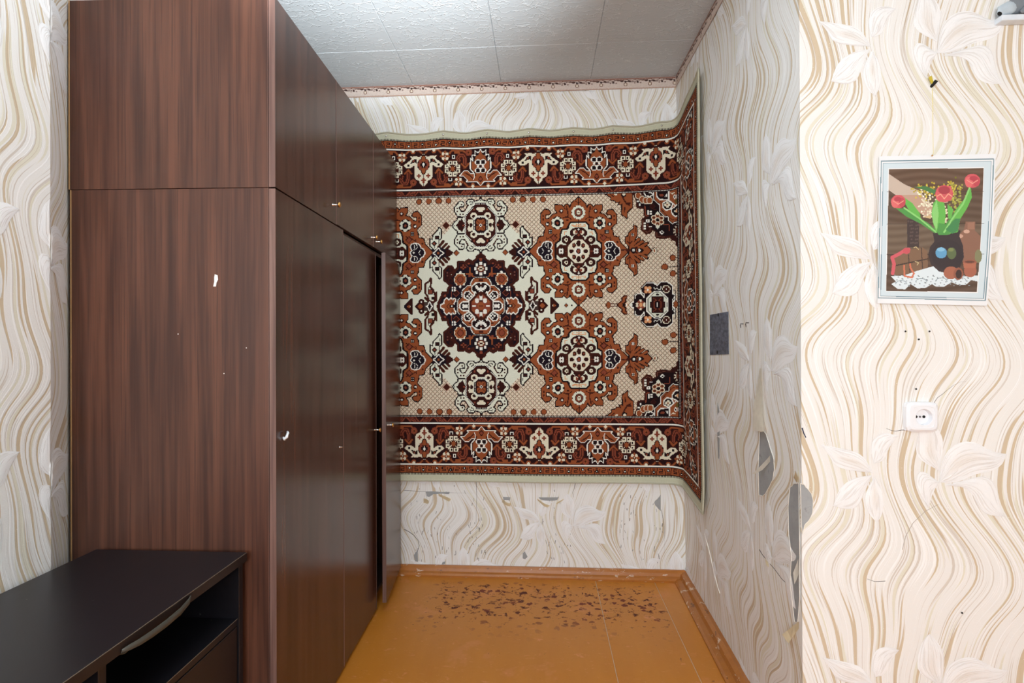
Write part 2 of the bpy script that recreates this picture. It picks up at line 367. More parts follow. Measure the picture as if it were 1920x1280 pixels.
def lilies(name, place, amin, amax, zmin, zmax, parent):
    """embossed lilies of the paper, as shallow raised petals; place(a, z, off) -> point."""
    verts, faces, fl, zz, pe, co = [], [], [], [], [], []
    ia = int(math.floor((amin - PX0) / PW)) - 1
    for i in range(ia, ia + int((amax - amin) / PW) + 4):
        for j in range(-6, 7):
            ca, cz = PX0 + i * PW, PZ0 + (j + (0.5 if i % 2 else 0.0)) * PH
            for pi_, (g, wid) in enumerate(PETALS):
                aa, za = ca + g[..., 0], cz + g[..., 1]
                if aa.min() < amin + .004 or aa.max() > amax - .004 or za.min() < zmin + .004 or za.max() > zmax - .004: 
                    if aa.max() < amin or aa.min() > amax or za.max() < zmin or za.min() > zmax: continue
                    aa = np.clip(aa, amin + .002, amax - .002); za = np.clip(za, zmin + .002, zmax - .002)
                R_, C_ = aa.shape; b0 = len(verts)
                dome = 0.0005 + 0.0018 * np.sin(np.linspace(0, PI, C_))[None, :] * np.sin(np.linspace(0.15, PI - .15, R_))[:, None]
                for r in range(R_):
                    for c in range(C_):
                        verts.append(place(aa[r, c], za[r, c], dome[r, c])); fl.append(c / (C_ - 1) * wid * 14 + pi_ * 3.1 + i); zz.append(r / 6.0 + j); pe.append(1.0); co.append(0.55 * math.exp(-((c / (C_ - 1) - 0.5) / 0.16) ** 2 - ((r / (R_ - 1) - 0.42) / 0.26) ** 2) if pi_ in (0, 3, 4, 5, 8) else 0.0)
                for r in range(R_ - 1):
                    for c in range(C_ - 1):
                        v = b0 + r * C_ + c; faces.append((v, v + 1, v + C_ + 1, v + C_))
    if not verts: return
    me = bpy.data.meshes.new(name); me.from_pydata(verts, [], faces)
    for k, d in (('flow', fl), ('rise', zz), ('petal', pe), ('core', co)):
        at = me.attributes.new(k, 'FLOAT', 'POINT'); at.data.foreach_set('value', np.array(d, dtype=np.float32))
    me.polygons.foreach_set('use_smooth', [True] * len(me.polygons))
    o = link(name, me, M_PAPER, parent); o['kind'] = 'stuff'; return o
def papered(name, place, a0, a1, z0, z1, da=0.0, step=0.016, zlo=None, zhi=None):
    na, nz = max(2, int(abs(a1 - a0) / step)), int((z1 - z0) / step)
    A, Z = np.meshgrid(np.linspace(a0, a1, na + 1), np.linspace(z0, z1, nz + 1))
    P = np.array([[place(A[r, c], Z[r, c], 0.0) for c in range(na + 1)] for r in range(nz + 1)])
    me = quads_mesh(name, P, flows={'flow': flow_of(A, Z), 'rise': Z / PH, 'petal': np.zeros_like(A)})
    o = struct(link(name, me, M_PAPER)); lilies('lily_relief', place, min(a0, a1), max(a0, a1), zlo if zlo is not None else z0, zhi or z1, o); return o
# front wall right of the niche (faces the camera); a = x
def pl_front(a, z, off): return (a, YF - off, z)
wall_front = papered('wall_front', pl_front, 0.6802, 2.0, 0.0, H)
# right wall of the niche: a runs on round the corner so that the strands meet
def pl_right(a, z, off):
    y = YF + (0.6802 - a); return (xr_at(y, z) - off, y, z)
wall_right = papered('wall_right', pl_right, 0.6802 - (YB - YF), 0.6802, 0.0, H, zhi=2.44)
# back wall of the niche
A_BACK = 0.6802 - (YB - YF) - 0.70
def pl_back(a, z, off):
    x = a - A_BACK; t = (x + 1.32) / (1.32 + 0.70); return (-1.32 + t * (1.32 + xr_at(YB, z)), YB - off, z)
wall_back = papered('wall_back', pl_back, A_BACK - 1.32, A_BACK + 0.70, 0.0, H, zhi=2.44)
# left wall of the room and the splayed strip that leads into the niche
CXL, CYL = -1.2, 1.209
def pl_left(a, z, off): return (CXL + off, CYL + (a + 0.06), z)
wall_left = papered('wall_left', pl_left, -0.06 - 3.4, -0.06, 0.0, H)
SPL = Vector((-1.285 - CXL, 1.36 - CYL)); SPL_L = SPL.length
def pl_splay(a, z, off):
    t = a / SPL_L; return (CXL + SPL.x * t + off * 0.87, CYL + SPL.y * t + off * 0.49, z)
wall_corner = papered('wall_corner', pl_splay, 0.0, SPL_L, 0.0, H)
# walls nobody sees from the photograph: behind the wardrobe, behind and right of the camera
bm = bmesh.new(); add_box(bm, (-1.40, 1.36, 0), (-1.33, YB, H)); struct(obj('wall_niche', bm, M_PLAIN))
bm = bmesh.new(); add_box(bm, (2.0, -2.4, 0), (2.08, YF + 0.1, H)); struct(obj('wall_far', bm, M_PLAIN))
bm = bmesh.new()
for lo, hi in (((-1.28, -2.48, 0), (-1.12, -2.4, H)), ((0.68, -2.48, 0), (2.08, -2.4, H)), ((-1.12, -2.48, 0), (0.68, -2.4, 0.7)), ((-1.12, -2.48, 2.3), (0.68, -2.4, H))): add_box(bm, lo, hi)
struct(obj('wall_rear', bm, M_PLAIN))
fr = bmesh.new()
for lo, hi in (((-1.12, -2.46, 0.7), (-1.06, -2.40, 2.3)), ((0.62, -2.46, 0.7), (0.68, -2.40, 2.3)), ((-1.06, -2.46, 0.7), (0.62, -2.40, 0.76)), ((-1.06, -2.46, 2.24), (0.62, -2.40, 2.3)), ((-0.25, -2.46, 0.76), (-0.19, -2.40, 2.24))): add_box(fr, lo, hi)
win = struct(obj('added_window_1', fr, M_WHITEPLASTIC))  # unseen window, added and set over to suit the rear fill light
# floor: painted boards over a filled joint
floor = struct(obj('floor', box((-1.5, -2.5, -0.08), (2.1, YB + 0.05, -0.0025)), M_SUBFLOOR))
edges = [-1.45, 0.258, 0.545, 0.83, 1.12, 1.41, 1.70, 2.05]
for a, b in zip(edges, edges[1:]):
    bm = bmesh.new(); add_box(bm, (a + 0.0014, -2.45, -0.0075), (b - 0.0014, YB, 0.0), 0.0014); obj('floorboard', bm, M_FLOOR, floor)
# ceiling: square foam tiles glued to the slab
ceil = struct(obj('ceiling', box((-1.5, -2.5, H + 0.004), (2.1, YB + 0.05, H + 0.1)), M_CEILBASE))
TX = [-2.0095 + 0.4513 * k for k in range(10)]; TY = [2.32 - 0.4513 * k for k in range(9)]
TX = [x for x in TX]; TX[0] = -1.5
tile_meshes = {}
for i in range(len(TX) - 1):
    x0, x1 = TX[i], min(TX[i + 1], 2.05)
    if x1 <= x0 + 0.02: continue
    for j in range(-1, len(TY) - 1):
        y1 = YB + 0.01 if j < 0 else TY[j]; y0 = TY[0] if j < 0 else TY[j + 1]
        bm = bmesh.new(); add_box(bm, (x0 + 0.0004, y0 + 0.0005, H - 0.0035), (x1 - 0.0004, y1 - 0.0007, H + 0.006), 0.0022)
        obj('ceiling_tile', bm, M_TILE, ceil)
# skirting boards with a worn, rounded section
def skirt(name, pts, inward, prof):
    """sweep a section (out, up) along a floor line; inward: unit vectors into the room."""
    bm = bmesh.new(); rings = []
    for p, n in zip(pts, inward):
        rings.append([bm.verts.new((p[0] + n[0] * o, p[1] + n[1] * o, u)) for o, u in prof])
    for a, b in zip(rings, rings[1:]):
        for i in range(len(prof) - 1): bm.faces.new((a[i], b[i], b[i + 1], a[i + 1]))
    bm.faces.new(rings[0]); bm.faces.new(rings[-1][::-1]); bmesh.ops.recalc_face_normals(bm, faces=bm.faces[:])
    return struct(obj(name, bm, M_SKIRT))
profb = [(0, 0), (0, 0.046), (0.012, 0.047), (0.020, 0.036), (0.024, 0.022), (0.036, 0.017), (0.042, 0.009), (0.042, 0)]
n_ = 24
ys = np.linspace(-1.30, 0.70, n_)
skirt('baseboard_back', [(x, YB - 0.0) for x in ys], [(0, -1 - 0.5 * max(0, (x - 0.0)) * 0.4) for x in ys], profb)
profr = [(0, 0), (0, 0.040), (0.016, 0.043), (0.030, 0.034), (0.036, 0.018), (0.056, 0.014), (0.064, 0.007), (0.064, 0)]
yy = np.linspace(YF, YB, n_)
skirt('baseboard_right', [(xr_at(y, 0.02), y) for y in yy], [(-1, 0) for y in yy], profr)
skirt('baseboard_front', [(x, YF) for x in np.linspace(0.69, 2.0, 8)], [(0, -1)] * 8, profb)
skirt('baseboard_left', [(CXL, y) for y in np.linspace(-2.3, CYL, 8)], [(1, 0)] * 8, profb)
# printed frieze along the top of the niche walls
def frieze_img(n):
    """rows bottom to top, 26 x n cells of a bell-and-swag border."""
    im = np.full((26, n, 3), (214, 198, 188), float)
    im += rng.normal(0, 5, (26, n, 1))
    im[0:1] = (160, 118, 100); im[1:2] = (206, 178, 160)
    for x in range(0, n, 2): im[2, x] = (168, 124, 106)
    im[23:26] = (150, 108, 94); im[22, ::2] = (96, 64, 56)
    per = 34
    for x0 in range(0, n, per):
        for x in range(per):
            if x0 + x >= n: break
            s = 18.5 + 2.2 * math.cos(2 * PI * x / per)
            for r in range(26):
                if abs(r - s) < 0.8: im[r, x0 + x] = (92, 62, 54)
                if abs(r - (20.5 - 1.5 * math.cos(4 * PI * x / per))) < 0.7: im[r, x0 + x] = (118, 80, 68)
        def dot(cx, cy, rx, ry, c, ring=None):
            for r in range(26):
                for x in range(max(0, int(x0 + cx - rx - 1)), min(n, int(x0 + cx + rx + 2))):
                    d = math.hypot((x - x0 - cx) / rx, (r - cy) / ry)
                    if d <= 1: im[r, x] = c if ring is None or d < 0.62 else ring
        dot(9, 10.5, 3.0, 4.4, (226, 214, 196), (128, 92, 76)); dot(9, 17, 1.6, 2, (60, 40, 36)); dot(4, 18, 2.6, 1.5, (66, 44, 38)); dot(14, 18, 2.6, 1.5, (66, 44, 38))
        dot(26, 15.5, 1.5, 2.2, (70, 46, 40)); dot(22, 14, 1.2, 1.0, (110, 76, 66)); dot(30, 14, 1.2, 1.0, (110, 76, 66))
    return im
def frieze(name, place, a0, a1, z0, z1):
    n = int(abs(a1 - a0) / 0.0036); im = frieze_img(n)
    A, Z = np.meshgrid(np.linspace(a0, a1, n + 1), np.linspace(z0, z1, 27))
    P = np.array([[place(A[r, c], Z[r, c], 0.0012) for c in range(n + 1)] for r in range(27)])
    return struct(link(name, quads_mesh(name, P, im), M_FRIEZE))
frieze('trim_1', pl_back, A_BACK - 1.30, A_BACK + 0.698, 2.441, 2.4955)
frieze('trim_2', pl_right, 0.6802 - (YB - YF) + 0.002, 0.6802, 2.441, 2.4955)
# ------------------------------------------------------------------ the rug's woven design, knot by knot
KN = 1.4                                   # one knot, in the units the design is drawn in
NC, NR = int(494 / KN), int(328 / KN)      # right half, upper half
DX, DY = np.meshgrid((np.arange(NC) + 0.5) * KN, (np.arange(NR) + 0.5) * KN)   # distance right of / above the rug's middle
BK, MA, MB_, RU, RD, CR_, IV, LB, SE, WH, PK, NV = (30,16,18), (66,28,20), (52,21,17), (148,80,46), (134,67,48), (228,220,196), (222,224,206), (224,211,188), (200,200,176), (236,234,224), (222,160,112), (27,18,28)
class Loom:
    """colour grid with drawing in local units: X, Y hold each knot's place."""
    def __init__(s, X, Y, base):
        s.X, s.Y = X, Y; s.im = np.empty(X.shape + (3,), float); s.im[:] = base
    def at(s, f): # f maps knot places to the drawing's own frame
        s.x, s.y = f(s.X, s.Y); return s
    def poly_mask(s, p):
        x, y = s.x, s.y; ins = np.zeros(x.shape, bool); n = len(p)
        for i in range(n):
            (x0, y0), (x1, y1) = p[i], p[(i + 1) % n]
            if y0 == y1: continue
            c = ((y0 > y) != (y1 > y)) & (x < (x1 - x0) * (y - y0) / (y1 - y0) + x0); ins ^= c
        return ins
    def line_mask(s, p, w, closed=False):
        m = np.zeros(s.x.shape, bool); q = list(p) + ([p[0]] if closed else [])
        for (x0, y0), (x1, y1) in zip(q, q[1:]):
            dx, dy = x1 - x0, y1 - y0; L = dx * dx + dy * dy + 1e-9
            t = np.clip(((s.x - x0) * dx + (s.y - y0) * dy) / L, 0, 1)
            m |= (s.x - x0 - t * dx) ** 2 + (s.y - y0 - t * dy) ** 2 <= (w / 2) ** 2
        return m
    def poly(s, p, c, out=None, w=0):
        m = s.poly_mask(p)
        if out is not None: s.im[s.line_mask(p, w * 2, True)] = out
        s.im[m] = c
        if out is not None: s.im[s.line_mask(p, w, True)] = out
    def fill(s, p, c): s.im[s.poly_mask(p)] = c
    def line(s, p, c, w, closed=False): s.im[s.line_mask(p, w, closed)] = c
    def dash(s, p, c, w, per, closed=False):
        m = s.line_mask(p, w, closed); k = ((np.floor((s.x + s.y) / per) + 0) % 2 == 0); s.im[m & k] = c
    def oval(s, x, y, rx, c, ry=None, out=None, w=0):
        ry = rx if ry is None else ry
        if out is not None: s.im[((s.x - x) / (rx + w)) ** 2 + ((s.y - y) / (ry + w)) ** 2 <= 1] = out
        s.im[((s.x - x) / rx) ** 2 + ((s.y - y) / ry) ** 2 <= 1] = c
    def dia(s, x, y, rx, c, ry=None, out=None, w=0):
        ry = rx if ry is None else ry
        if out is not None: s.im[np.abs((s.x - x) / (rx + w)) + np.abs((s.y - y) / (ry + w)) <= 1] = out
        s.im[np.abs((s.x - x) / rx) + np.abs((s.y - y) / ry) <= 1] = c
    def sq(s, x, y, r, c, ry=None, out=None, w=0):
        ry = r if ry is None else ry
        if out is not None: s.im[(np.abs(s.x - x) <= r + w) & (np.abs(s.y - y) <= ry + w)] = out
        s.im[(np.abs(s.x - x) <= r) & (np.abs(s.y - y) <= ry)] = c
    def plus(s, x, y, r, w, c): s.sq(x, y, r, c, w); s.sq(x, y, w, c, r)
    def petals(s, x, y, R, r, n, c, ph=0.0, out=None, w=0, ry=None):
        for k in range(n):
            a = ph + 2 * PI * k / n; s.oval(x + R * math.cos(a), y + R * math.sin(a), r, c, ry, out, w)

def design():
    L = Loom(DX, DY, LB)
    # --- trellis ground
    ci, ri = np.meshgrid(np.arange(NC), np.arange(NR))
    tre = (((ci + ri) % 6 == 0) | ((ci - ri) % 6 == 0)); L.im[tre] = (132, 98, 68); L.im[tre & ((ci + ri // 2) % 3 == 0)] = (84, 48, 34)
    jit = ((ci * 7 + ri * 13) % 11 == 0) & ~tre; L.im[jit] = (226, 196, 176)
    def vt(u): return np.interp(u, [900, 1010, 1140, 1210, 1273], [368, 367.5, 364, 359, 351])
    def photo(ox, oy, sc, warp=True):
        """drawing frame = pixels of a magnified crop with origin (ox, oy) and scale sc."""
        def f(X, Y):
            u = 902 + X; v = 573 - Y * ((573 - vt(u)) / 205.0 if warp else 1.0)
            return (u - ox) * sc, (v - oy) * sc
        return f
    def around(cx, cy, ox, oy, sc, mx=True, my=True, rot=False):
        """same, folded about the motif's own middle (cx, cy in crop pixels)."""
        g = photo(ox, oy, sc)
        def f(X, Y):
            x, y = g(X, Y)
            if mx: x = cx + np.abs(x - cx)
            if my: y = cy - np.abs(y - cy)
            return x, y
        return f
    # --- ivory middle ground
    L.at(photo(0, 0, 1)); L.fill([(880, 425), (956, 422), (988, 452), (1040, 500), (1091, 560), (1094, 580), (880, 580)], IV)
    # --- row of small rust lozenges under the upper band
    for u in (963.5, 982.5, 1002, 1021): L.oval(u, 374.5, 4.6, RU, 4.6, MA, 1.2)
    # --- small pale medallion
    L.at(around(803, 605, 820, 360, 9.847))
    L.poly([(803,85),(840,148),(925,168),(950,130),(1035,130),(1078,182),(1045,240),(1110,345),(1165,352),(1212,300),(1210,262),(1125,255),(1120,190),(1155,165),(1205,165),(1300,268),(1300,340),(1240,440),(1110,455),(1240,455),(1252,512),(1300,540),(1342,600),(1345,620),(803,620)], IV, BK, 15)
    L.line([(1105,445),(1240,442)], BK, 17); L.line([(1000,225),(955,205),(955,180),(1005,165),(1020,190)], BK, 15)
    L.line([(1115,345),(1040,235)], MA, 22)
    for x, y in ((1160,215),(1248,287),(1242,347),(1132,397),(1200,397)): L.sq(x, y, 14, MA)
    L.oval(803, 150, 12, BK)
    L.fill([(1115,560),(1140,520),(1160,470),(1188,512),(1220,515),(1250,580),(1285,605),(1285,625),(1115,625)], MB_); L.fill([(1115,585),(1150,590),(1150,625),(1115,625)], RD); L.oval(1308, 605, 12, BK)
    L.fill([(803,205),(905,205),(1100,440),(1105,620),(803,620)], IV); L.fill([(803,222),(898,222),(1082,448),(1085,620),(803,620)], MA); L.fill([(803,240),(885,240),(1050,455),(1052,620),(803,620)], MB_)
    L.line([(803,213),(903,213),(1096,445),(1098,620)], BK, 30); L.dash([(803,213),(903,213),(1096,445),(1098,620)], WH, 17, 14)
    L.oval(845, 305, 42, CR_, 34); L.oval(803, 335, 50, CR_, 30); L.fill([(803,270),(803,310),(780,280),(826,276)], MB_)
    L.sq(803, 390, 36, MB_, 28); L.oval(938, 430, 66, CR_, 58); L.oval(940, 440, 30, MB_); L.sq(935, 320, 16, RD)
    L.fill([(965,500),(1045,495),(1052,545),(1030,620),(960,620)], CR_); L.oval(992, 608, 30, MB_, 42); L.sq(1050, 605, 18, MB_)
    L.fill([(803,425),(890,425),(965,505),(965,620),(803,620)], IV); L.fill([(803,450),(875,450),(940,520),(940,620),(803,620)], BK); L.dash([(803,460),(872,460),(930,522),(930,620)], WH, 16, 14)
    L.fill([(803,488),(865,488),(905,535),(905,620),(803,620)], MB_); L.oval(850, 548, 46, RU, 48); L.line([(803,605),(880,520)], MA, 10); L.dia(803, 605, 38, WH); L.dia(803, 605, 24, NV)
    L.at(photo(820, 360, 9.847)); L.dia(1462, 600, 58, MA, out=RD, w=16); L.line([(1345,602),(1400,602)], MA, 12)
    L.dia(1268, 1112, 42, RU, out=MA, w=16)
    # --- dark palmette and two pale leaves left of the rust medallion
    L.at(around(620, 607, 940, 430, 14.22, mx=False))
    L.poly([(600,-85),(632,0),(770,140),(780,240),(852,222),(852,400),(740,520),(660,520),(612,400),(612,262),(540,212),(540,-20)], IV, BK, 20)
    L.sq(655, 185, 54, BK); L.plus(655, 185, 54, 8, MA); L.dia(735, 345, 74, BK); L.dia(735, 345, 34, RD); L.line([(590,40),(590,100)], BK, 22); L.line([(730,410),(730,470)], BK, 22)
    for a, b in (((430,540),(330,440)), ((520,490),(395,365)), ((610,440),(480,290))): L.line([a, b], (96, 60, 40), 74); L.line([a, b], MA, 54)
    L.fill([(205,612),(250,560),(340,505),(480,490),(600,420),(720,520),(800,470),(810,560),(800,640),(205,640)], NV); L.fill([(205,612),(300,520),(420,520),(420,640)], MB_)
    L.line([(770,590),(900,590)], RD, 14)
    L.poly([(470,607),(550,560),(575,530),(620,470),(665,530),(690,560),(770,607),(770,640),(470,640)], NV, WH, 18); L.sq(620, 607, 34, RU, 30)
    # --- dark side palmette on the middle line
    L.at(around(650, 825, 950, 510, 12.8, mx=False))
    L.poly([(620,140),(655,205),(745,262),(752,480),(690,560),(665,660),(600,695),(545,700),(520,560),(560,420),(640,340),(622,250)], IV, MA, 30)
    L.sq(635, 458, 40, RD, out=BK, w=20); L.oval(570, 610, 42, BK, 40); L.line([(690,350),(690,400)], BK, 20)
    L.fill([(465,440),(512,470),(512,700),(470,700)], MA); L.line([(660,690),(755,600)], MA, 70)
    L.fill([(540,825),(560,740),(650,690),(780,700),(800,860),(540,860)], (70, 54, 50)); L.oval(850, 690, 72, MB_, 64); L.fill([(790,700),(920,700),(960,750),(1040,828),(1040,860),(790,860)], MB_)
    L.oval(880, 815, 62, RU, 60); L.sq(850, 698, 16, WH); L.line([(440,825),(620,825)], RD, 30)
    L.poly([(560,825),(610,780),(650,705),(690,780),(750,825),(750,860),(560,860)], BK, WH, 16); L.line([(800,825),(840,825)], WH, 14)
    L.fill([(1065,605),(1110,605),(1240,740),(1290,828),(1290,860),(1065,860)], MB_); L.oval(1165, 815, 45, RU, 40); L.dia(1130, 825, 34, CR_); L.dia(1110, 830, 22, BK); L.oval(1250, 825, 40, NV, 80)
    L.at(around(0, 1215, 1000, 460, 10.665, mx=False)); L.line([(560,1215),(790,1215)], MA, 12); L.dia(680, 1213, 40, RU, out=MA, w=14); L.dia(785, 1213, 30, BK)
    # --- rust medallion
    for half in (0,):
        L.at(around(900, 1238, 1010, 365, 11.64))
        L.poly([(900,50),(965,115),(1060,200),(1075,275),(1095,285),(1112,232),(1160,213),(1215,260),(1228,272),(1272,228),(1415,225),(1415,330),(1362,408),(1455,432),(1540,525),(1618,530),(1612,445),(1535,440),(1508,400),(1555,333),(1640,325),(1730,432),(1727,630),(1625,720),(1622,765),(1650,800),(1662,912),(1775,925),(1812,1055),(1905,1150),(1965,1212),(1965,1260),(900,1260)], RU, BK, 14)
        L.line([(1160,262),(1150,330),(1130,400),(1128,480),(1230,512)], MA, 26); L.line([(1225,275),(1190,320)], MA, 18); L.line([(1055,545),(1110,505),(1210,505)], MA, 18); L.oval(1140, 560, 22, MA)
        L.line([(840,150),(900,195),(960,150)], MA, 12)
        L.oval(895, 395, 152, BK); L.petals(895, 395, 122, 36, 12, IV, 0.26); L.oval(895, 395, 100, BK); L.oval(895, 395, 84, RD); L.oval(895, 395, 66, MA); L.oval(895, 395, 50, CR_); L.plus(895, 395, 34, 6, MA)
        L.oval(1275, 365, 48, MA); L.plus(1275, 365, 24, 8, WH)
        L.oval(1360, 625, 138, BK, 140); L.petals(1360, 625, 92, 46, 6, IV, 0.52); L.oval(1360, 625, 70, BK, 80); L.dia(1360, 625, 40, RD)
        L.oval(1580, 648, 48, BK); L.sq(1580, 648, 20, WH)
        for y in (470, 547): L.sq(1675, y, 20, MA)
        L.sq(1515, 815, 46, BK); [L.sq(1515 + a, 815 + b, 9, WH) for a in (-16, 16) for b in (-18, 18)]
        L.dia(1440, 945, 62, RD, out=MA, w=24); L.line([(1375,870),(1420,910)], MA, 24); L.line([(1470,900),(1600,985)], MA, 16); L.line([(1590,930),(1610,1010)], MA, 16); L.oval(1745, 1040, 22, MA)
        # ivory eight-sided heart
        L.poly([(900,608),(1060,612),(1118,680),(1122,752),(1250,775),(1292,865),(1300,1010),(1395,1070),(1400,1260),(900,1260)], IV, BK, 24)
        L.line([(900,690),(1050,690),(1050,660),(1010,660)], PK, 18); L.line([(900,640),(900,660),(945,660),(945,640)], PK, 15)
        L.oval(900, 840, 190, MB_, 125); L.fill([(900,860),(1010,870),(1030,960),(900,960)], MB_); L.fill([(985,890),(1060,930),(1095,910),(1050,980)], IV)
        L.oval(975, 828, 52, CR_, 50); L.oval(950, 820, 28, RD, 34); L.dia(897, 760, 44, BK); L.plus(897, 760, 30, 6, WH); L.dia(900, 890, 34, RD)
        L.fill([(900,950),(1005,950),(1175,1110),(1195,1260),(900,1260)], MA); L.fill([(900,985),(985,985),(1125,1120),(1140,1260),(900,1260)], CR_)
        L.oval(1165, 990, 104, MB_, 92); L.line([(1095,1060),(1060,1030)], MB_, 40); L.oval(1168, 990, 42, CR_); L.oval(1168, 990, 16, MA)
        L.line([(1150,825),(1200,815),(1205,880)], PK, 18)
        L.poly([(1180,1130),(1300,1115),(1365,1180),(1370,1260),(1180,1260)], MB_, MA, 24); L.petals(1278, 1238, 40, 26, 5, WH, 0.3); L.oval(1278, 1238, 18, MA); L.line([(1165,1238),(1220,1238)], RD, 14)
        L.oval(900, 1065, 48, MB_, 66); L.oval(1000, 1112, 44, MA, 52); L.oval(1005, 1108, 20, RD); L.oval(1058, 1238, 50, MB_, 42); L.petals(905, 1238, 68, 24, 10, WH, 0.3); L.oval(905, 1238, 46, BK, 56); L.oval(905, 1238, 28, RD, 40)
        # blue-black lily at the side
        L.poly([(1470,1095),(1500,1050),(1570,1028),(1650,1040),(1690,1075),(1712,1130),(1770,1160),(1798,1215),(1798,1260),(1450,1260),(1515,1180),(1500,1150)], NV, WH, 15)
        L.line([(1560,1075),(1560,1130)], WH, 20); L.line([(1612,1060),(1640,1105),(1600,1160),(1540,1165)], WH, 13); L.line([(1650,1260),(1700,1180)], WH, 12); L.plus(1553, 1238, 26, 10, WH)
    # --- feathered rust leaf right of it
    L.at(around(0, 742, 1150, 400, 10.67, mx=False))
    for a, b in (((395,645),(535,508)), ((470,650),(605,556)), ((560,670),(690,598))): L.line([a, b], BK, 70); 
    L.poly([(265,470),(315,455),(328,388),(430,295),(425,222),(490,272),(497,440),(440,565),(410,640),(560,650),(650,665),(705,650),(772,735),(772,770),(330,770),(330,660),(265,590)], RU, BK, 13)
    for a, b in (((395,645),(530,515)), ((470,650),(600,562)), ((560,670),(680,604))): L.line([a, b], RU, 46)
    L.line([(190,742),(400,742)], MA, 34); L.line([(240,735),(380,735)], RD, 10); L.line([(350,470),(350,640)], MA, 18); L.line([(300,560),(350,610),(400,550)], MA, 16); L.line([(470,290),(465,360)], MA, 14)
    L.oval(408, 428, 34, BK); [L.sq(408 + a, 428 + b, 9, WH) for a in (-15, 15) for b in (-15, 15)]
    L.oval(425, 742, 56, BK, 62); L.sq(425, 742, 24, WH); L.sq(425, 742, 8, MA); L.oval(555, 738, 66, BK, 40); L.oval(540, 738, 26, WH); L.sq(485, 690, 18, MA)
    L.dia(838, 728, 48, CR_, out=MA, w=18); L.dia(838, 728, 20, RU)
    # --- lozenges on stalks at the end of the field
    L.at(photo(0, 0, 1))
    for u, v in ((1247, 499.5), (1262, 482.5), (1262.5, 513)): L.line([(u, v), (1276, v)], BK, 1.5); L.oval(u, v, 5, RU, 5, MA, 1.2)
    # --- rust tee and small black-ground medallion on the middle line
    L.at(around(0, 603, 1130, 510, 9.844, mx=False)); L.line([(120,603),(300,603)], MA, 12); L.dia(125, 606, 46, RU, out=MA, w=14)
    L.poly([(285,605),(350,565),(380,540),(378,490),(420,452),(460,448),(460,490),(440,505),(440,630),(285,630)], RU, MA, 14); L.fill([(370,600),(440,560),(440,640),(370,640)], BK); L.dia(462, 605, 34, PK); L.sq(462, 603, 14, WH)
    L.poly([(535,606),(605,550),(612,445),(655,415),(712,415),(770,470),(720,390),(730,310),(830,205),(950,205),(1015,262),(1080,192),(1200,190),(1290,262),(1290,420),(1340,440),(1335,520),(1290,575),(1290,640),(535,640)], BK, WH, 14)
    L.line([(730,330),(722,300),(828,188),(955,185)], BK, 14); L.line([(600,550),(598,440),(650,402)], BK, 14)
    L.line([(960,290),(975,330),(1010,300),(1040,330),(1075,330),(1080,280)], WH, 13); L.line([(770,480),(785,490),(785,420),(730,380)], WH, 13); L.line([(1320,480),(1285,540),(1320,575)], WH, 11)
    L.petals(845, 338, 46, 30, 4, PK, PI / 4, RD, 6); L.oval(845, 338, 22, WH); L.oval(1180, 322, 72, CR_, 76); L.plus(1180, 322, 62, 28, MA); L.sq(1180, 322, 12, WH)
    L.dia(718, 603, 96, RD, 96); L.petals(718, 603, 68, 22, 4, CR_); L.oval(718, 603, 26, PK)
    L.poly([(1020,362),(1080,372),(1208,500),(1210,640),(830,640),(830,500),(955,372)], IV, WH, 10); L.line([(1020,380),(1070,388),(1188,508),(1190,640)], BK, 10); L.line([(1020,380),(965,388),(850,508),(848,640)], BK, 10)
    L.oval(1018, 430, 30, BK, 22); L.fill([(912,460),(1130,460),(1130,560),(1165,560),(1165,640),(880,640),(880,560),(912,560)], BK); L.fill([(925,475),(1115,475),(1115,572),(1150,572),(1150,640),(893,640),(893,572),(925,572)], MB_)
    L.line([(945,490),(1020,560),(1095,490)], RD, 10); L.line([(960,640),(960,560),(990,540)], RD, 9); L.line([(1080,640),(1080,560),(1050,540)], RD, 9); L.oval(1018, 600, 34, BK, 60); L.sq(1018, 600, 9, WH, 26)
    L.dia(1355, 603, 46, RU, out=MA, w=12); L.line([(1350,340),(1350,560)], BK, 10)
    # --- dark quarter medallion in the corner
    L.at(photo(1130, 345, 9.844))
    L.poly([(20,165),(110,205),(180,260),(180,300),(250,310),(260,345),(340,330),(310,385),(380,370),(372,560),(470,635),(470,520),(530,460),(570,440),(570,220),(560,100),(20,100)], RU, BK, 12)
    L.fill([(400,200),(430,290),(470,340),(540,340),(520,400),(450,370),(410,300),(370,230)], MA); L.line([(430,440),(420,520)], MA, 22); L.oval(410, 200, 46, BK, 40); L.oval(412, 185, 26, CR_); L.oval(265, 190, 30, CR_, 20); L.line([(160,180),(230,240)], MA, 14)
    L.poly([(560,160),(600,200),(640,280),(655,400),(690,432),(782,440),(792,570),(855,575),(800,605),(742,650),(738,840),(825,912),(900,890),(925,830),(990,862),(1003,980),(1150,985),(1250,950),(1285,1015),(1362,1030),(1372,1120),(1430,1180),(1430,20),(560,60)], MB_, MA, 14)
    L.fill([(640,250),(1000,150),(1060,480),(1230,620),(1420,700),(1420,900),(1250,930),(1150,940),(1040,900),(930,800),(850,700),(840,600),(800,430),(690,400)], BK)
    L.line([(800,400),(810,560),(860,580)], RD, 16); L.line([(760,660),(760,830),(830,880),(890,860),(900,800),(850,770),(850,740)], (104,62,48), 14); L.line([(1020,880),(1020,955),(1150,955)], (104,62,48), 14); L.line([(1130,720),(1230,720),(1230,830)], RD, 14); L.line([(900,400),(960,450),(1010,450)], MA, 16); L.dia(935, 390, 46, MB_, out=MA, w=10)
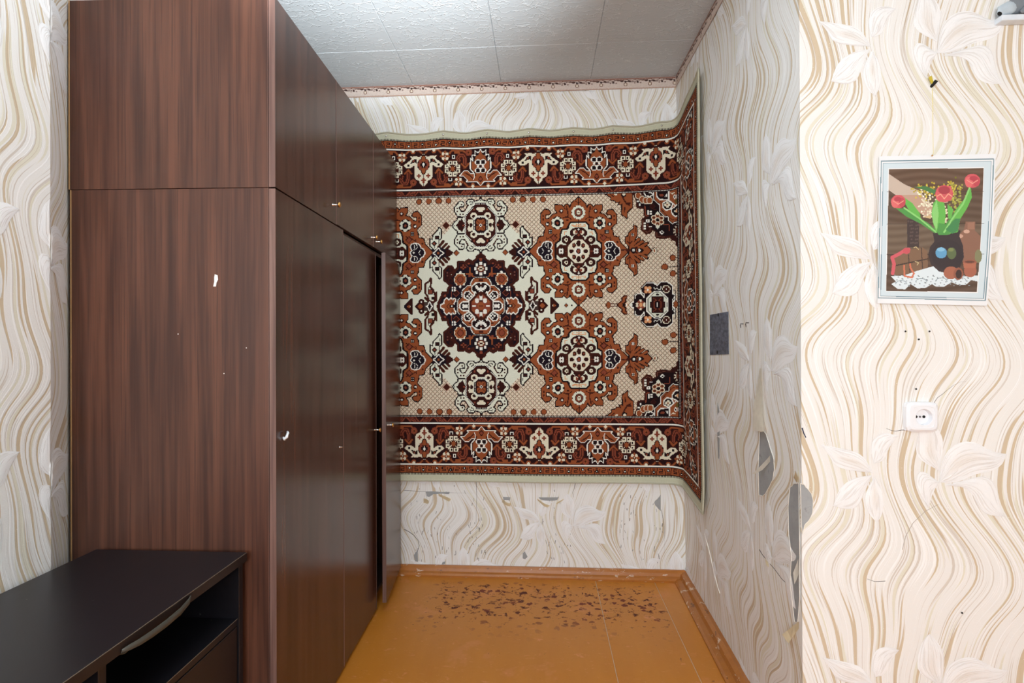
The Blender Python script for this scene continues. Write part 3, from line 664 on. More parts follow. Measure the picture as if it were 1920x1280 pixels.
    # rust field beyond the white line
    W_ = [(965,90),(965,270),(1065,352),(1065,480),(1165,572),(1215,572),(1222,640),(1290,706),(1420,672)]
    L.fill(W_ + [(1430,20)], RU); L.line(W_, BK, 36); L.line(W_, WH, 15)
    L.line([(1100,440),(1190,540),(1290,640),(1400,640)], MA, 14); L.line([(1080,290),(1120,330)], MA, 12)
    L.poly([(1015,90),(1022,200),(1075,252),(1225,240),(1225,90)], BK, WH, 15); L.oval(1100, 170, 40, RD, 26); L.line([(1170,190),(1195,150),(1200,190)], WH, 16)
    L.poly([(1212,258),(1300,335),(1262,418),(1186,446),(1132,392),(1130,322)], BK, WH, 15); L.petals(1205, 345, 34, 24, 4, CR_); L.sq(1205, 345, 14, RU)
    L.line([(1225,240),(1345,370)], WH, 13); L.poly([(1282,430),(1420,350),(1420,570),(1350,576),(1280,500)], BK, WH, 15); L.fill([(1310,480),(1380,440),(1400,400),(1400,540),(1370,500)], CR_); L.dia(1395, 480, 50, PK)
    L.fill([(1250,120),(1300,160),(1340,120)], CR_); L.oval(1340, 205, 26, WH, 44); L.oval(1342, 205, 12, BK, 24); L.line([(1385,180),(1395,290)], WH, 12); L.fill([(1330,270),(1420,240),(1420,350),(1360,330)], (96, 84, 44))
    for x, y in ((680, 205), (752, 275), (818, 290), (884, 285)): L.oval(x, y, 46, RU, 56, CR_, 12)
    L.poly([(770,120),(820,205),(900,205),(960,150)], BK, WH, 12)
    for x, y in ((672,308),(705,370)): L.sq(x, y, 18, WH)
    for x in (858, 904):
        for y in (490, 535): L.sq(x, y, 18, WH)
    L.oval(850, 668, 40, WH, 32); L.sq(850, 668, 10, MA)
    for y in (722, 770, 818): L.sq(792, y, 17, WH)
    L.line([(870,770),(920,770)], WH, 14)
    L.oval(1030, 640, 128, BK, 130); L.petals(1030, 640, 76, 50, 6, CR_, 0.52); L.petals(1030, 640, 76, 34, 6, RU, 0.52); L.petals(1030, 640, 80, 16, 6, MA, 0.52); L.oval(1030, 640, 48, CR_); L.oval(1030, 640, 34, BK); L.dia(1030, 770, 40, IV); L.dia(1030, 515, 34, IV)
    L.dia(1105, 872, 46, WH); L.dia(1105, 872, 22, BK); L.oval(1430, 850, 120, CR_, 130); L.oval(1440, 850, 92, MA, 100); L.oval(1440, 850, 60, RU, 80); L.petals(1430, 850, 108, 20, 12, MB_)
    # --- dark central medallion
    L.at(around(718, 1030, 830, 470, 9.847))
    L.poly([(718,62),(772,110),(768,140),(842,190),(848,240),(880,240),(886,190),(938,168),(990,200),(992,244),(1042,205),(1136,205),(1132,300),(1182,360),(1252,462),(1292,470),(1302,400),(1228,372),(1220,340),(1270,285),(1330,285),(1392,350),(1396,520),(1312,600),(1262,622),(1330,700),(1332,765),(1432,770),(1445,830),(1482,900),(1510,960),(1520,1050),(718,1050)], NV, MA, 30)
    L.oval(718, 110, 40, MB_, 44); L.oval(718, 155, 24, RD, 26); L.oval(938, 220, 36, MB_); L.oval(938, 228, 18, RD); L.fill([(1000,230),(1115,222),(1115,290),(1060,350),(980,300)], MB_); L.petals(1040, 295, 34, 17, 4, RD)
    L.oval(1275, 335, 44, MB_, 40); L.fill([(1310,360),(1372,360),(1372,520),(1300,560)], MB_); [L.sq(1345, y, 16, (110,66,60)) for y in (390, 450)]; L.oval(1282, 535, 36, MB_, out=MA, w=8); L.oval(1282, 535, 18, NV)
    L.fill([(1330,780),(1420,790),(1440,860),(1380,860)], MB_); L.oval(1390, 815, 20, RD)
    L.oval(718, 325, 132, BK); [L.sq(718 + 95 * math.cos(PI * k / 4), 325 + 95 * math.sin(PI * k / 4), 25, WH) for k in range(8)]; L.oval(718, 325, 68, MA); L.oval(718, 325, 54, RD); L.oval(718, 325, 42, CR_); L.line([(690,300),(746,350)], MA, 9); L.line([(690,350),(746,300)], MA, 9)
    L.line([(915,310),(915,395),(880,440),(835,480)], RU, 28); L.line([(880,420),(990,420)], RU, 30); L.line([(950,290),(990,245)], RD, 12); L.oval(925, 455, 22, RD)
    L.oval(1100, 520, 118, CR_, 112); L.sq(1100, 520, 84, CR_, 110); L.petals(1100, 520, 72, 38, 8, RU, PI / 8); L.oval(1100, 520, 58, MA, 66); L.oval(1100, 520, 44, RD, 54); L.dia(1097, 390, 30, WH, 34); L.dia(1100, 655, 30, WH, 34)
    L.petals(1225, 692, 30, 20, 4, WH, PI / 4); L.dia(1175, 775, 56, MB_, out=RD, w=10); L.line([(1270,740),(1270,900)], RD, 12)
    L.fill([(718,488),(832,488),(890,575),(898,635),(965,640),(1066,742),(1058,830),(1146,912),(1146,1060),(718,1060)], RU)
    O_ = [(718,488),(832,488),(902,580),(902,630),(968,634),(1070,740),(1066,835),(1150,912),(1152,1060)]
    L.line(O_, BK, 30); L.dash(O_, WH, 18, 15); L.line([(842,492),(902,580),(902,630),(968,634),(1062,735)], WH, 13)
    L.sq(718, 540, 38, MA, 18); L.line([(890,690),(940,700)], MA, 20)
    L.poly([(718,582),(802,588),(880,662),(880,716),(842,760),(808,745),(830,790),(830,830),(718,830)], BK, WH, 15); L.oval(718, 632, 20, MA); [L.oval(x, y, 26, WH, 32) for x, y in ((718,740),(752,700),(790,660))]; L.line([(805,775),(850,760)], WH, 14)
    L.poly([(930,745),(1000,752),(1028,800),(1022,850),(985,880),(930,905),(850,830)], BK, WH, 15); L.petals(930, 830, 34, 19, 4, WH)
    L.poly([(935,935),(1062,940),(1108,985),(1110,1060),(935,1060)], BK, WH, 15); L.petals(1020, 1030, 38, 24, 5, WH, 0.2); L.oval(1020, 1030, 15, BK); L.line([(955,980),(970,1010)], WH, 16)
    L.poly([(718,770),(770,800),(905,930),(908,1060),(718,1060)], RD, MA, 26); L.sq(718, 860, 22, WH, 44); L.oval(785, 915, 40, WH, 46); L.dia(850, 930, 34, RU); L.oval(838, 1030, 42, WH, 34); L.dia(718, 1030, 84, RU, 96); L.dia(718, 1030, 30, RD, out=MA, w=8); L.sq(718, 820, 10, MA)
    L.poly([(1185,900),(1215,870),(1245,900),(1275,865),(1310,900),(1355,860),(1400,905),(1410,965),(1470,990),(1477,1060),(1200,1060),(1220,960)], RU, WH, 14); L.line([(1250,890),(1250,950)], MA, 16); L.line([(1300,960),(1380,1040)], BK, 12); L.fill([(1190,980),(1300,980),(1300,1060),(1190,1060)], BK); L.oval(1258, 1030, 44, WH, 24); L.oval(1258, 1030, 12, BK)
    return L.im

def border_rows(along, d, im, sel):
    """banded border; along = distance from the side's middle, d = distance in from the rug's edge (selvage edge = 0)."""
    L = Loom(along, d, SE); L.x, L.y = along, d
    a = along; base = L.im
    def band(lo, hi, c): base[(d >= lo) & (d < hi)] = c
    band(0, 2.6, (208, 206, 184)); band(2.6, 3.6, (176, 174, 150)); base[(d >= 12.0) & (d < 15.2) & (np.floor(a / KN) % 2 == 0)] = BK
    band(14.2, 16.2, BK); band(16.2, 29.6, RU); band(28.6, 29.8, BK); band(29.8, 32.2, WH); band(32.2, 106.6, (40, 17, 18)); band(106.6, 109, WH); band(109, 110.4, BK); band(110.4, 120.2, RD); band(119.2, 120.4, BK); band(120.4, 121.9, BK); base[(d >= 120.6) & (d < 121.9) & (np.floor(a / KN) % 2 == 0)] = WH; band(121.9, 124, BK)
    # outer band: S, ring, mirrored S, ring with diagonal ticks
    per = 13.2; k = np.floor(np.abs(a) / per); x = (np.abs(a) / per - k - 0.5) * per; k = k % 4
    def on(mk, c): base[mk & (d > 16.3) & (d < 28.6)] = c
    for kk, flip in ((1, 1), (3, -1)):
        s = k == kk; y = (d - 22.4)
        on(s & (np.abs(y + 3.6) < .75) & (np.abs(x) < 3.4), BK); on(s & (np.abs(y) < .75) & (np.abs(x) < 3.0), BK); on(s & (np.abs(y - 3.6) < .75) & (np.abs(x) < 3.4), BK)
        on(s & (np.abs(x + flip * 3.0) < .8) & (y < 0) & (y > -3.6), BK); on(s & (np.abs(x - flip * 3.0) < .8) & (y > 0) & (y < 3.6), BK)
    for kk, oy in ((0, -1.6), (2, 1.6)):
        s = k == kk; y = d - 22.4 - oy; on(s & (np.hypot(x, y) < 3.1), BK); on(s & (np.hypot(x, y) < 1.25), WH); on(s & (np.abs(d - 22.4 - (4.2 if oy < 0 else -4.2)) < .7) & (np.abs(x) < 2.6), BK)
        on(s & (np.abs(np.abs(x) - 4.2 - np.abs(d - 18) * 0.28) < .7), MA)
    # inner band: triangles with stepped ticks
    per = 26.4; x = np.abs((np.abs(a) / per) % 1.0 - 0.5) * per; y = d - 115.2; t = np.floor(np.abs(a) / per) % 2
    yy = np.where(t == 0, y, -y)
    inb = (d > 111.2) & (d < 119)
    base[inb & (x < (yy + 3.6) * 0.9)] = MB_; base[inb & (np.abs(x - 4.5 - (yy + 3.6) * 0.9) < .8)] = MA; base[inb & (x > 7) & (np.abs(y - 1.6 + (x - 10) * .35) < .8)] = MA; base[inb & (x > 8) & (np.abs(y + 1.8 + (x - 10) * .35) < .7) & (np.floor(a / KN) % 2 == 0)] = MA
    # main border: flame palmette and shield flower alternating, mirrored about each
    HP = 109.9; q = np.abs(a) % (2 * HP); q = np.where(q > HP, 2 * HP - q, q)
    keep = base.copy(); L.x = 98 + q * 9.847; L.y = 375 + (d - 32.2) * 9.58                       # frame of the magnified crop
    fr = (92, 44, 26)
    def halo(p, w): L.line(p, MA, w)
    # brown vines with hooks
    for p, w in (([(380,430),(440,405),(640,405),(690,470),(740,470)], 30), ([(840,450),(900,385),(985,388)], 26), ([(1040,378),(1090,385),(1180,455)], 26), ([(550,1000),(600,985),(680,1050),(920,1050),(1000,990)], 30), ([(98,1065),(340,1058),(430,970),(500,970)], 28)): halo(p, w + 34); L.line(p, RU, w)
    for p in ([(395,715),(395,545),(430,490),(490,488),(530,545),(505,585)], [(885,740),(885,900),(850,985),(790,985),(740,915),(765,860)]): halo(p, 96); L.line(p, RD, 60); L.line(p, MA, 16)
    for p in ([(322,645),(388,715),(455,645)], [(822,800),(885,735),(948,800)]): L.line(p, MA, 52); L.line(p, RU, 32)
    L.oval(540, 440, 60, RU, 24); L.oval(730, 1020, 60, RU, 26)
    for x, y in ((320, 440), (985, 965)): L.petals(x, y, 42, 24, 8, RD); L.oval(x, y, 30, RU); L.plus(x, y, 22, 8, MA)
    for x, y, t in ((980, 388, 1), (240, 1058, -1)): L.oval(x, y + t * 30, 36, RU, 30); L.dia(x, y, 36, CR_, 32)
    for x, y in ((768, 508), (515, 972)):
        L.dia(x, y, 118, MA); L.dia(x, y, 98, RU)
        for sx in (-1, 1):
            for sy in (-1, 1): L.oval(x + sx * 38, y + sy * 42, 27, CR_)
        L.oval(x, y, 24, MA); L.dia(x, y, 14, CR_)
    # small open squares
    for x, y in ((610, 520), (672, 930)): L.sq(x, y, 32, WH); L.sq(x - 4, y - 4, 18, BK)
    # white-squared rosette
    L.oval(628, 735, 178, MA, 172)
    for x, y in ((583,628),(668,628),(520,692),(735,692),(520,775),(735,775),(585,838),(668,838)): L.sq(x, y, 37, CR_); L.sq(x, y, 15, BK)
    L.line([(530,640),(730,830)], CR_, 16); L.line([(530,830),(730,640)], CR_, 16); L.line([(628,600),(628,870)], MA, 12); L.line([(490,735),(770,735)], MA, 12); L.oval(628, 735, 50, MA); L.oval(628, 735, 42, RU)
    # flame palmette
    L.fill([(98,392),(140,455),(205,415),(208,488),(252,485),(246,600),(292,545),(292,745),(215,825),(212,930),(170,975),(98,1045)], BK)
    L.fill([(98,402),(130,490),(160,505),(190,530),(215,600),(240,620),(262,610),(262,742),(205,800),(185,850),(185,960),(165,975),(98,1045)], RU)
    w1 = [(98,395),(120,430),(142,458),(200,418),(206,486),(190,510),(250,486),(254,540),(238,570),(240,602),(290,546),(291,742),(222,820),(210,860),(226,930)]
    L.line(w1, WH, 15)
    L.oval(150, 625, 54, WH, 52); L.oval(150, 775, 54, WH, 52); L.oval(146, 627, 40, BK, 40); L.oval(146, 773, 40, BK, 40); L.dia(98, 660, 26, WH, 30); L.dia(98, 745, 26, WH, 30); L.dia(140, 700, 34, WH, 26); L.oval(98, 700, 28, BK, 28)
    L.fill([(225,840),(270,832),(342,768),(405,770),(488,862),(425,868),(345,945),(368,975),(165,975),(190,870)], RU); L.line([(235,925),(300,860),(385,812)], MA, 22); L.line([(222,832),(280,830),(342,768),(405,770),(488,862),(425,868),(345,945),(368,975),(165,975),(98,1050)], WH, 14); L.line([(226,930),(210,870),(222,830)], WH, 14)
    L.oval(98, 930, 38, MA, 50); L.oval(98, 930, 22, RD, 30); L.line([(98,860),(180,860)], MA, 10)
    # shield flower
    B_ = [(1180,428),(1140,490),(1070,502),(915,488),(980,522),(910,600),(805,648),(850,690),(935,692),(1000,660),(1012,680),(1015,895),(1062,922),(1108,945),(1112,985),(1180,1042)]
    L.line(B_, MA, 40); L.fill(B_, CR_)
    L.fill([(800,650),(905,575),(960,530),(925,495),(1060,490),(1060,640),(1000,655),(935,700),(848,700)], CR_); L.fill([(978,548),(1048,538),(1046,622),(1022,598),(950,618),(925,612)], BK); L.fill([(960,596),(985,560),(1015,556),(995,590)], RD); L.oval(892, 652, 22, BK)
    L.oval(1180, 645, 122, BK, 122); L.oval(1180, 540, 50, BK, 80); L.oval(1180, 752, 50, BK, 78); L.petals(1180, 645, 88, 34, 4, RD, PI / 4, None, 0, 40); L.oval(1180, 540, 34, RU, 60); L.oval(1180, 752, 34, RU, 56); L.oval(1090, 645, 34, RD, 34); L.dia(1180, 645, 30, WH, 40)
    L.plus(1090, 850, 42, 15, (128,58,40)); L.plus(1180, 930, 46, 16, (128,58,40))
    out = (d < 32.4) | (d > 106.4); base[out] = keep[out]; im[sel] = base[sel]

def rug_image():
    im = design()
    top, side = 328 - DY, 494 - DX                 # distance in from the upper and the right edge
    inb = np.minimum(top, side) < 124
    t = inb & (top <= side); r = inb & (side < top)
    border_rows(DX, top, im, t); border_rows(DY, side, im, r)
    left = im[:, :int(222 / KN)][:, ::-1]
    up = np.concatenate([left, im], axis=1)
    return np.concatenate([up[::-1], up], axis=0)   # rows bottom to top

# ------------------------------------------------------------------ the rug hung in the corner
RUG_IM = rug_image()
RRr, RCc = RUG_IM.shape[:2]
NLEFT = int(222 / KN)
RY0 = YB - 0.015; RX_C = 0.060             # front of the rug off the back wall; radius of the turn in the corner
def rug_s(px): return np.where(px <= 371, px * 0.002651, 371 * 0.002651 + (px - 371) * 0.00313)
TACK_U = [725, 831, 913, 992, 1075, 1149, 1240]
TACK_S = [on_y(u, 240, RY0).x + 0.3085 for u in TACK_U]
def rug_path(s, z, pz):
    """s: run along the rug from its middle line; returns x, y and the outward normal."""
    x0 = -0.3085; xr = xr_at(RY0, z) - 0.014; xe = xr - RX_C; L1 = xe - x0
    if s <= L1: return x0 + s, RY0, 0.0, -1.0
    arc = RX_C * PI / 2
    if s <= L1 + arc:
        t = (s - L1) / RX_C; return xe + RX_C * math.sin(t), RY0 - RX_C + RX_C * math.cos(t), -math.sin(t), -math.cos(t)
    r = s - L1 - arc; y = RY0 - RX_C - r
    return xr_at(y, z) - 0.014 - 0.012 * (r / 0.38) ** 2, y, -1.0, 0.0
def rug_sheet():
    pc = (np.arange(RCc + 1) - NLEFT) * KN; pr = (np.arange(RRr + 1) - RRr / 2) * KN
    S = rug_s(pc); P = np.zeros((RRr + 1, RCc + 1, 3))
    for c, s in enumerate(S):
        lift = np.interp(s, [0.62, 0.95, 1.37], [0, 0.018, 0.062])
        d = min(abs(s - q) for q in TACK_S)
        sag = (0.006 - 0.013 * min(1, d / 0.10)) if s < 0.97 else 0.0
        drop = np.interp(s, [0.95, 1.10, 1.37], [0, -0.004, -0.022])
        for r, q in enumerate(pr):
            f = q / (RRr / 2 * KN)
            z = 1.3607 + q * 0.002697 + (lift * max(0, f) ** 1.3) + sag * max(0, f) ** 10 + drop * max(0, -f) ** 3
            x, y, nx, ny = rug_path(float(s), z, f)
            w = 0.0022 * math.sin(9 * s + 3 * z) * math.cos(5.1 * z) + 0.002 * math.sin(23 * s) * max(0, f) ** 6
            w += 0.012 * max(0, -f - 0.9) / 0.1 * (0.4 + 0.3 * math.sin(7 * s))
            edge = max(0.0, (s - 1.345) / 0.026)
            P[r, c] = (x + nx * w, y + ny * w, z)
    return P
RUG_P = rug_sheet()
rug = thing('wall_rug', 'brown, rust and cream patterned wool rug hung in the corner over two walls', 'rug', tuple(RUG_P[0, NLEFT]))
org = np.array(RUG_P[0, NLEFT])
pile = link('woven_pile', quads_mesh('woven_pile', RUG_P - org, RUG_IM), M_RUG, rug)
# backing cloth behind the pile, and the rolled hem round the free edges
BCOL = np.unique(np.r_[np.arange(0, RCc + 1, 19), np.arange(NLEFT + 225, NLEFT + 300, 3), RCc]); back_P = RUG_P[::26, BCOL].copy()
nb = np.zeros_like(back_P)
for i in range(back_P.shape[0]):
    for j in range(back_P.shape[1]):
        s = float(rug_s(np.array((BCOL[j] - NLEFT) * KN))); _, _, nx, ny = rug_path(s, back_P[i, j, 2], 0); nb[i, j] = (nx, ny, 0)
me = quads_mesh('backing', (back_P - nb * 0.006 - org)[:, ::-1]); link('backing', me, M_SELV, rug)
def hem(rowcol):
    bm = bmesh.new(); pts = [Vector(p - org) for p in rowcol]
    add_tube(bm, pts, 0.0042, 7); return obj('rolled_hem', bm, M_SELV, rug, True)
hem(RUG_P[-1, ::6]); hem(RUG_P[0, ::6]); hem(RUG_P[::6, -1])
# tacks that hold its upper hem
def tack_at(p, n, i):
    bm = bmesh.new(); z = Vector(n); M = Matrix.Translation(Vector(p)) @ z.to_track_quat('Z', 'Y').to_matrix().to_4x4()
    add_lathe(bm, [(0.0048, 0.0), (0.0046, 0.0012), (0.003, 0.0024), (0, 0.003)], 12, M); add_lathe(bm, [(0.0011, -0.018), (0.0011, 0.0)], 6, M)
    return obj('tack', bm, M_CHROME, None, True)
for i, s in enumerate(TACK_S):
    c = int(np.argmin(np.abs(rug_s((np.arange(RCc + 1) - NLEFT) * KN) - s))); p = RUG_P[-6, c] + np.array((0, -0.004, 0))
    where = ['nearest the wardrobe', 'second from the wardrobe', 'third from the wardrobe', 'in the middle', 'third from the corner', 'second from the corner', 'nearest the corner'][i]
    tag(tack_at(p, (0, -1, 0), i), 'shiny tack in the upper hem of the rug, ' + where, 'tack', 'tacks holding up the rug')
# ------------------------------------------------------------------ wardrobe and its top cabinet
WROT = 0.029; WLEN = 1.283; WDEP = 0.5535; T = 0.016; ZS = 1.5866; ZT = 2.0908; WORG = (-0.6998, 1.335, 0.0)
def knob(name, y, z, parent, x=0.0):
    bm = bmesh.new(); M = Matrix.Translation((x, y, z)) @ Matrix.Rotation(PI / 2, 4, 'Y')
    add_lathe(bm, [(0.0045, 0.0), (0.0042, 0.002), (0.0026, 0.003), (0.0026, 0.019)], 12, M)
    st = obj(name, bm, M_CHROME, parent, True)
    bm = bmesh.new(); add_lathe(bm, [(0.0026, 0.019), (0.0085, 0.0205), (0.0095, 0.023), (0.0085, 0.0265), (0.004, 0.0285), (0, 0.029)], 16, M)
    obj('knob_head', bm, M_GOLD, st, True); return st
def panel(name, lo, hi, mat, parent, bevel=0.0006): return obj(name, box(lo, hi, bevel), mat, parent)
def band(parent, lo, hi): return panel('edge_band', lo, hi, M_EDGE, parent, 0.0003)
def carcass(root, z0, z1, xoff, splits, shelf=None):
    xb, xf = -WDEP + xoff, -0.0185
    panel('side_panel', (xb, 0, z0), (xf, T, z1), M_SIDE, root)
    panel('side_panel', (xb, WLEN - T, z0), (xf, WLEN, z1), M_SIDE, root)
    panel('top_panel', (xb + .001, T, z1 - T), (xf, WLEN - T, z1), M_SIDE, root)
    panel('bottom_panel', (xb + .001, T, z0 + (0.05 if z0 < 0.1 else 0)), (xf, WLEN - T, z0 + T + (0.05 if z0 < 0.1 else 0)), M_INSIDE, root)
    panel('back_panel', (xb - 0.003, 0.002, z0 + 0.004), (xb, WLEN - 0.002, z1 - 0.004), M_HARDBOARD, root, 0)
    for y in splits: panel('partition', (xb + .001, y - T / 2, z0 + T + (0.05 if z0 < 0.1 else 0)), (xf - 0.002, y + T / 2, z1 - T), M_INSIDE, root)
    panel('edge_strip', (xb, -0.0006, z0), (xb + 0.0035, 0.0, z1), M_RAW, root, 0)
    # light lipping along the front edge of the near side
    panel('edge_strip', (xf - 0.0012, -0.0006, z0), (xf, 0.0, z1), M_EDGE, root, 0)
upper = thing('top_cabinet', 'low brown wood-look top cabinet with three doors standing on the wardrobe', 'cabinet', (WORG[0], WORG[1], ZS), WROT)
lower = thing('wardrobe', 'tall dark brown wood-look wardrobe with one door ajar, along the left of the niche', 'wardrobe', WORG, WROT)
carcass(upper, 0.0, ZT - ZS, -0.004, [0.4407, 0.878])
carcass(lower, 0.0, ZS - 0.0015, 0.0, [0.506, 0.915])
def door(root, y0, y1, z0, z1, th=0.0170, name='door'):
    d = panel(name, (-th, y0, z0), (0.0, y1, z1), M_DOOR, root, 0.0008)
    band(d, (-th, y0 - 0.0004, z0), (0.0002, y0 + 0.0006, z1))
    if y1 < WLEN - 0.01: band(d, (-th, y1 - 0.0006, z0), (0.0010, y1 + 0.0004, z1))
    return d
d = door(upper, 0.0, 0.4392, 0.0005, ZT - ZS - 0.001); knob('knob', 0.405, 0.060, d)
d = door(upper, 0.4422, 0.8765, 0.003, ZT - ZS - 0.001); knob('knob', 0.848, 0.038, d)
d = door(upper, 0.8795, WLEN, 0.003, ZT - ZS - 0.001); knob('knob', 0.918, 0.033, d)
d1 = door(lower, 0.0, 0.504, 0.012, ZS - 0.0035)
d2 = door(lower, 0.5065, 0.908, 0.016, ZS - 0.020); knob('knob', 0.888, 0.800, d2)
# a little bent hook and an escutcheon on the first lower door
hp = lambda u, v: (lambda q: Matrix.Rotation(-WROT, 3, 'Z') @ (q - Vector(WORG)))(on_plane(u, v, WORG, (math.cos(WROT), math.sin(WROT), 0)))
q = hp(531, 816); bm = bmesh.new()
add_tube(bm, [(0.0005, q.y, q.z - .006), (0.006, q.y - .004, q.z - .010), (0.011, q.y - .003, q.z - .004), (0.011, q.y + .004, q.z + .006), (0.006, q.y + .012, q.z + .008)], [.0035, .0042, .0042, .0036, .0026], 8); obj('hook', bm, M_WHITEPLASTIC, d1, True)
q = hp(637, 838); bm = bmesh.new(); add_lathe(bm, [(0.0042, 0), (0.0042, 0.0015), (0.002, 0.002), (0.002, 0.009), (0, 0.010)], 10, Matrix.Translation(q) @ Matrix.Rotation(PI / 2, 4, 'Y')); obj('escutcheon', bm, M_CHROME, d1, True)
# third lower door hinged at the back wall, standing a little open
hin = bpy.data.objects.new('ajar_door', None)
W3 = 0.366
bm = bmesh.new(); add_box(bm, (-0.017, -W3, 0.042), (0.0, 0, ZS - 0.016), 0.0008)
d3 = obj('door', bm, M_DOOR, lower); d3.location = (0.017, WLEN - 0.006, 0); d3.rotation_euler = (0, 0, math.radians(4.0)); bpy.data.objects.remove(hin)
d3['label'] = 'lower right wardrobe door standing slightly open'
band(d3, (-0.017, -W3 - 0.0005, 0.042), (0.0, -W3 + 0.0006, ZS - 0.016)); knob('knob', -W3 + 0.035, 0.812, d3)
# torn white spot and pinholes on the near side panel
def on_end(u, v):
    n = Vector((math.sin(WROT), -math.cos(WROT), 0)); p = on_plane(u, v, WORG, n); return Matrix.Rotation(-WROT, 3, 'Z') @ (p - Vector(WORG))
pts = [on_end(u, v) for u, v in ((403, 514), (408, 516), (409, 524), (406, 530), (405, 537), (400, 537), (402, 528), (402, 520))]
bm = bmesh.new(); add_prism(bm, [(p.x, -0.0001, p.z) for p in pts], (0, -0.0007, 0)); o = obj('bare_spot', bm, M_WHITECHIP, lower); o['label'] = 'small white bare spot on the side panel'
bm = bmesh.new()
for u, v in ((334, 626), (462, 652), (420, 700)):
    p = on_end(u, v); add_box(bm, (p.x - .0012, -0.0005, p.z - .0012), (p.x + .0012, 0.0, p.z + .0012))
o = obj('pinhole', bm, M_WHITECHIP, lower); o['kind'] = 'stuff'
# ------------------------------------------------------------------ black stand
SX0, SX1, SY0, SY1, SZ = -1.176, -0.766, 0.20, 1.312, 0.635
st = thing('tv_stand', 'low black stand with open shelf, against the end of the wardrobe', 'stand', (SX0, SY0, 0))
def sp(name, lo, hi, mat=None, bevel=0.001, parent=None):
    o = obj(name, box((lo[0] - SX0, lo[1] - SY0, lo[2]), (hi[0] - SX0, hi[1] - SY0, hi[2]), bevel), mat or M_BLACK, parent or st); return o
top = sp('top_board', (SX0, SY0, SZ - 0.022), (SX1, SY1, SZ), None, 0.0012)
sp('pale_arris', (SX1 - 0.0010, SY0 + .002, SZ - 0.0012), (SX1 + 0.0005, SY1 - .002, SZ - 0.0001), M_ARRIS, 0, top)  # thin paler line along the board's front arris
sp('front_edge', (SX1, SY0, SZ - 0.0215), (SX1 + 0.0008, SY1, SZ - 0.0018), M_BROWNBLACK, 0, top)
sp('side_panel', (SX0 + .005, SY1 - 0.022, 0.0), (SX1 - 0.008, SY1 - 0.005, SZ - 0.0225))
sp('side_panel', (SX0 + .005, SY0 + 0.005, 0.0), (SX1 - 0.008, SY0 + 0.022, SZ - 0.0225))
sp('back_panel', (SX0 + .002, SY0 + 0.006, 0.04), (SX0 + .005, SY1 - 0.006, SZ - 0.023), None, 0)
sp('divider', (SX0 + .006, 0.872, 0.477), (SX1 - 0.012, 0.889, SZ - 0.0225))
sh = sp('shelf', (SX0 + .006, SY0 + 0.0225, 0.458), (SX1 - 0.012, SY1 - 0.0225, 0.475)); sp('pale_arris', (SX1 - 0.0125, SY0 + .03, 0.4738), (SX1 - 0.0115, SY1 - .0225, 0.4752), M_ARRIS, 0, sh)
sp('bottom_board', (SX0 + .006, SY0 + 0.0225, 0.05), (SX1 - 0.012, SY1 - 0.0225, 0.066)); sp('plinth', (SX0 + .02, SY0 + 0.0225, 0.0), (SX1 - 0.035, SY1 - 0.0225, 0.0495))
ym = 0.86
for a, b, kn in ((SY0 + 0.024, 0.505, 0.47), (0.508, ym - 0.001, 0.54), (ym + 0.002, SY1 - 0.0245, ym + 0.04)):
    dd = sp('door', (SX1 - 0.028, a, 0.056), (SX1 - 0.012, b, 0.455), M_BROWNBLACK)
    bm = bmesh.new(); add_lathe(bm, [(0.004, 0), (0.004, .012), (.009, .014), (.009, .02), (0, .023)], 12, Matrix.Translation((SX1 - 0.012 - SX0, kn - SY0, 0.40)) @ Matrix.Rotation(PI / 2, 4, 'Y')); obj('door_knob', bm, M_BLACK, dd, True)
# edge strip peeled off the top board, sagging in front of the open shelf
def front_pt(u, v, dx=0.0):
    p = on_x(u, v, SX1 + dx); return (p.x - SX0, p.y - SY0, p.z)
cl = [front_pt(u, v, dx) for u, v, dx in ((357, 1118, .002), (354, 1127, .006), (338, 1146, .011), (312, 1168, .013), (285, 1188, .013), (262, 1203, .011), (243, 1213, .007), (228, 1220, .002), (224, 1225, -.004), (232, 1224, -.012), (246, 1213, -.016))]
bm = bmesh.new(); w = [0.003, .0068, .0076, .0076, .0074, .0066, .0056, .003, .0022, .002, .0016]
ring = []
for p, h in zip(cl, w):
    ring.append([bm.verts.new((p[0] + a, p[1], p[2] + b)) for a, b in ((0, -h), (0.0016, -h * .9), (0.0016, h * .9), (0, h))])
for a, b in zip(ring, ring[1:]):
    for k in range(4): bm.faces.new((a[k], b[k], b[(k + 1) % 4], a[(k + 1) % 4]))
bm.faces.new(ring[0]); bm.faces.new(ring[-1][::-1]); bmesh.ops.recalc_face_normals(bm, faces=bm.faces[:])
o = obj('loose_edge_strip', bm, M_STRIP, st, True); o['label'] = 'grey edge strip hanging loose under the top'
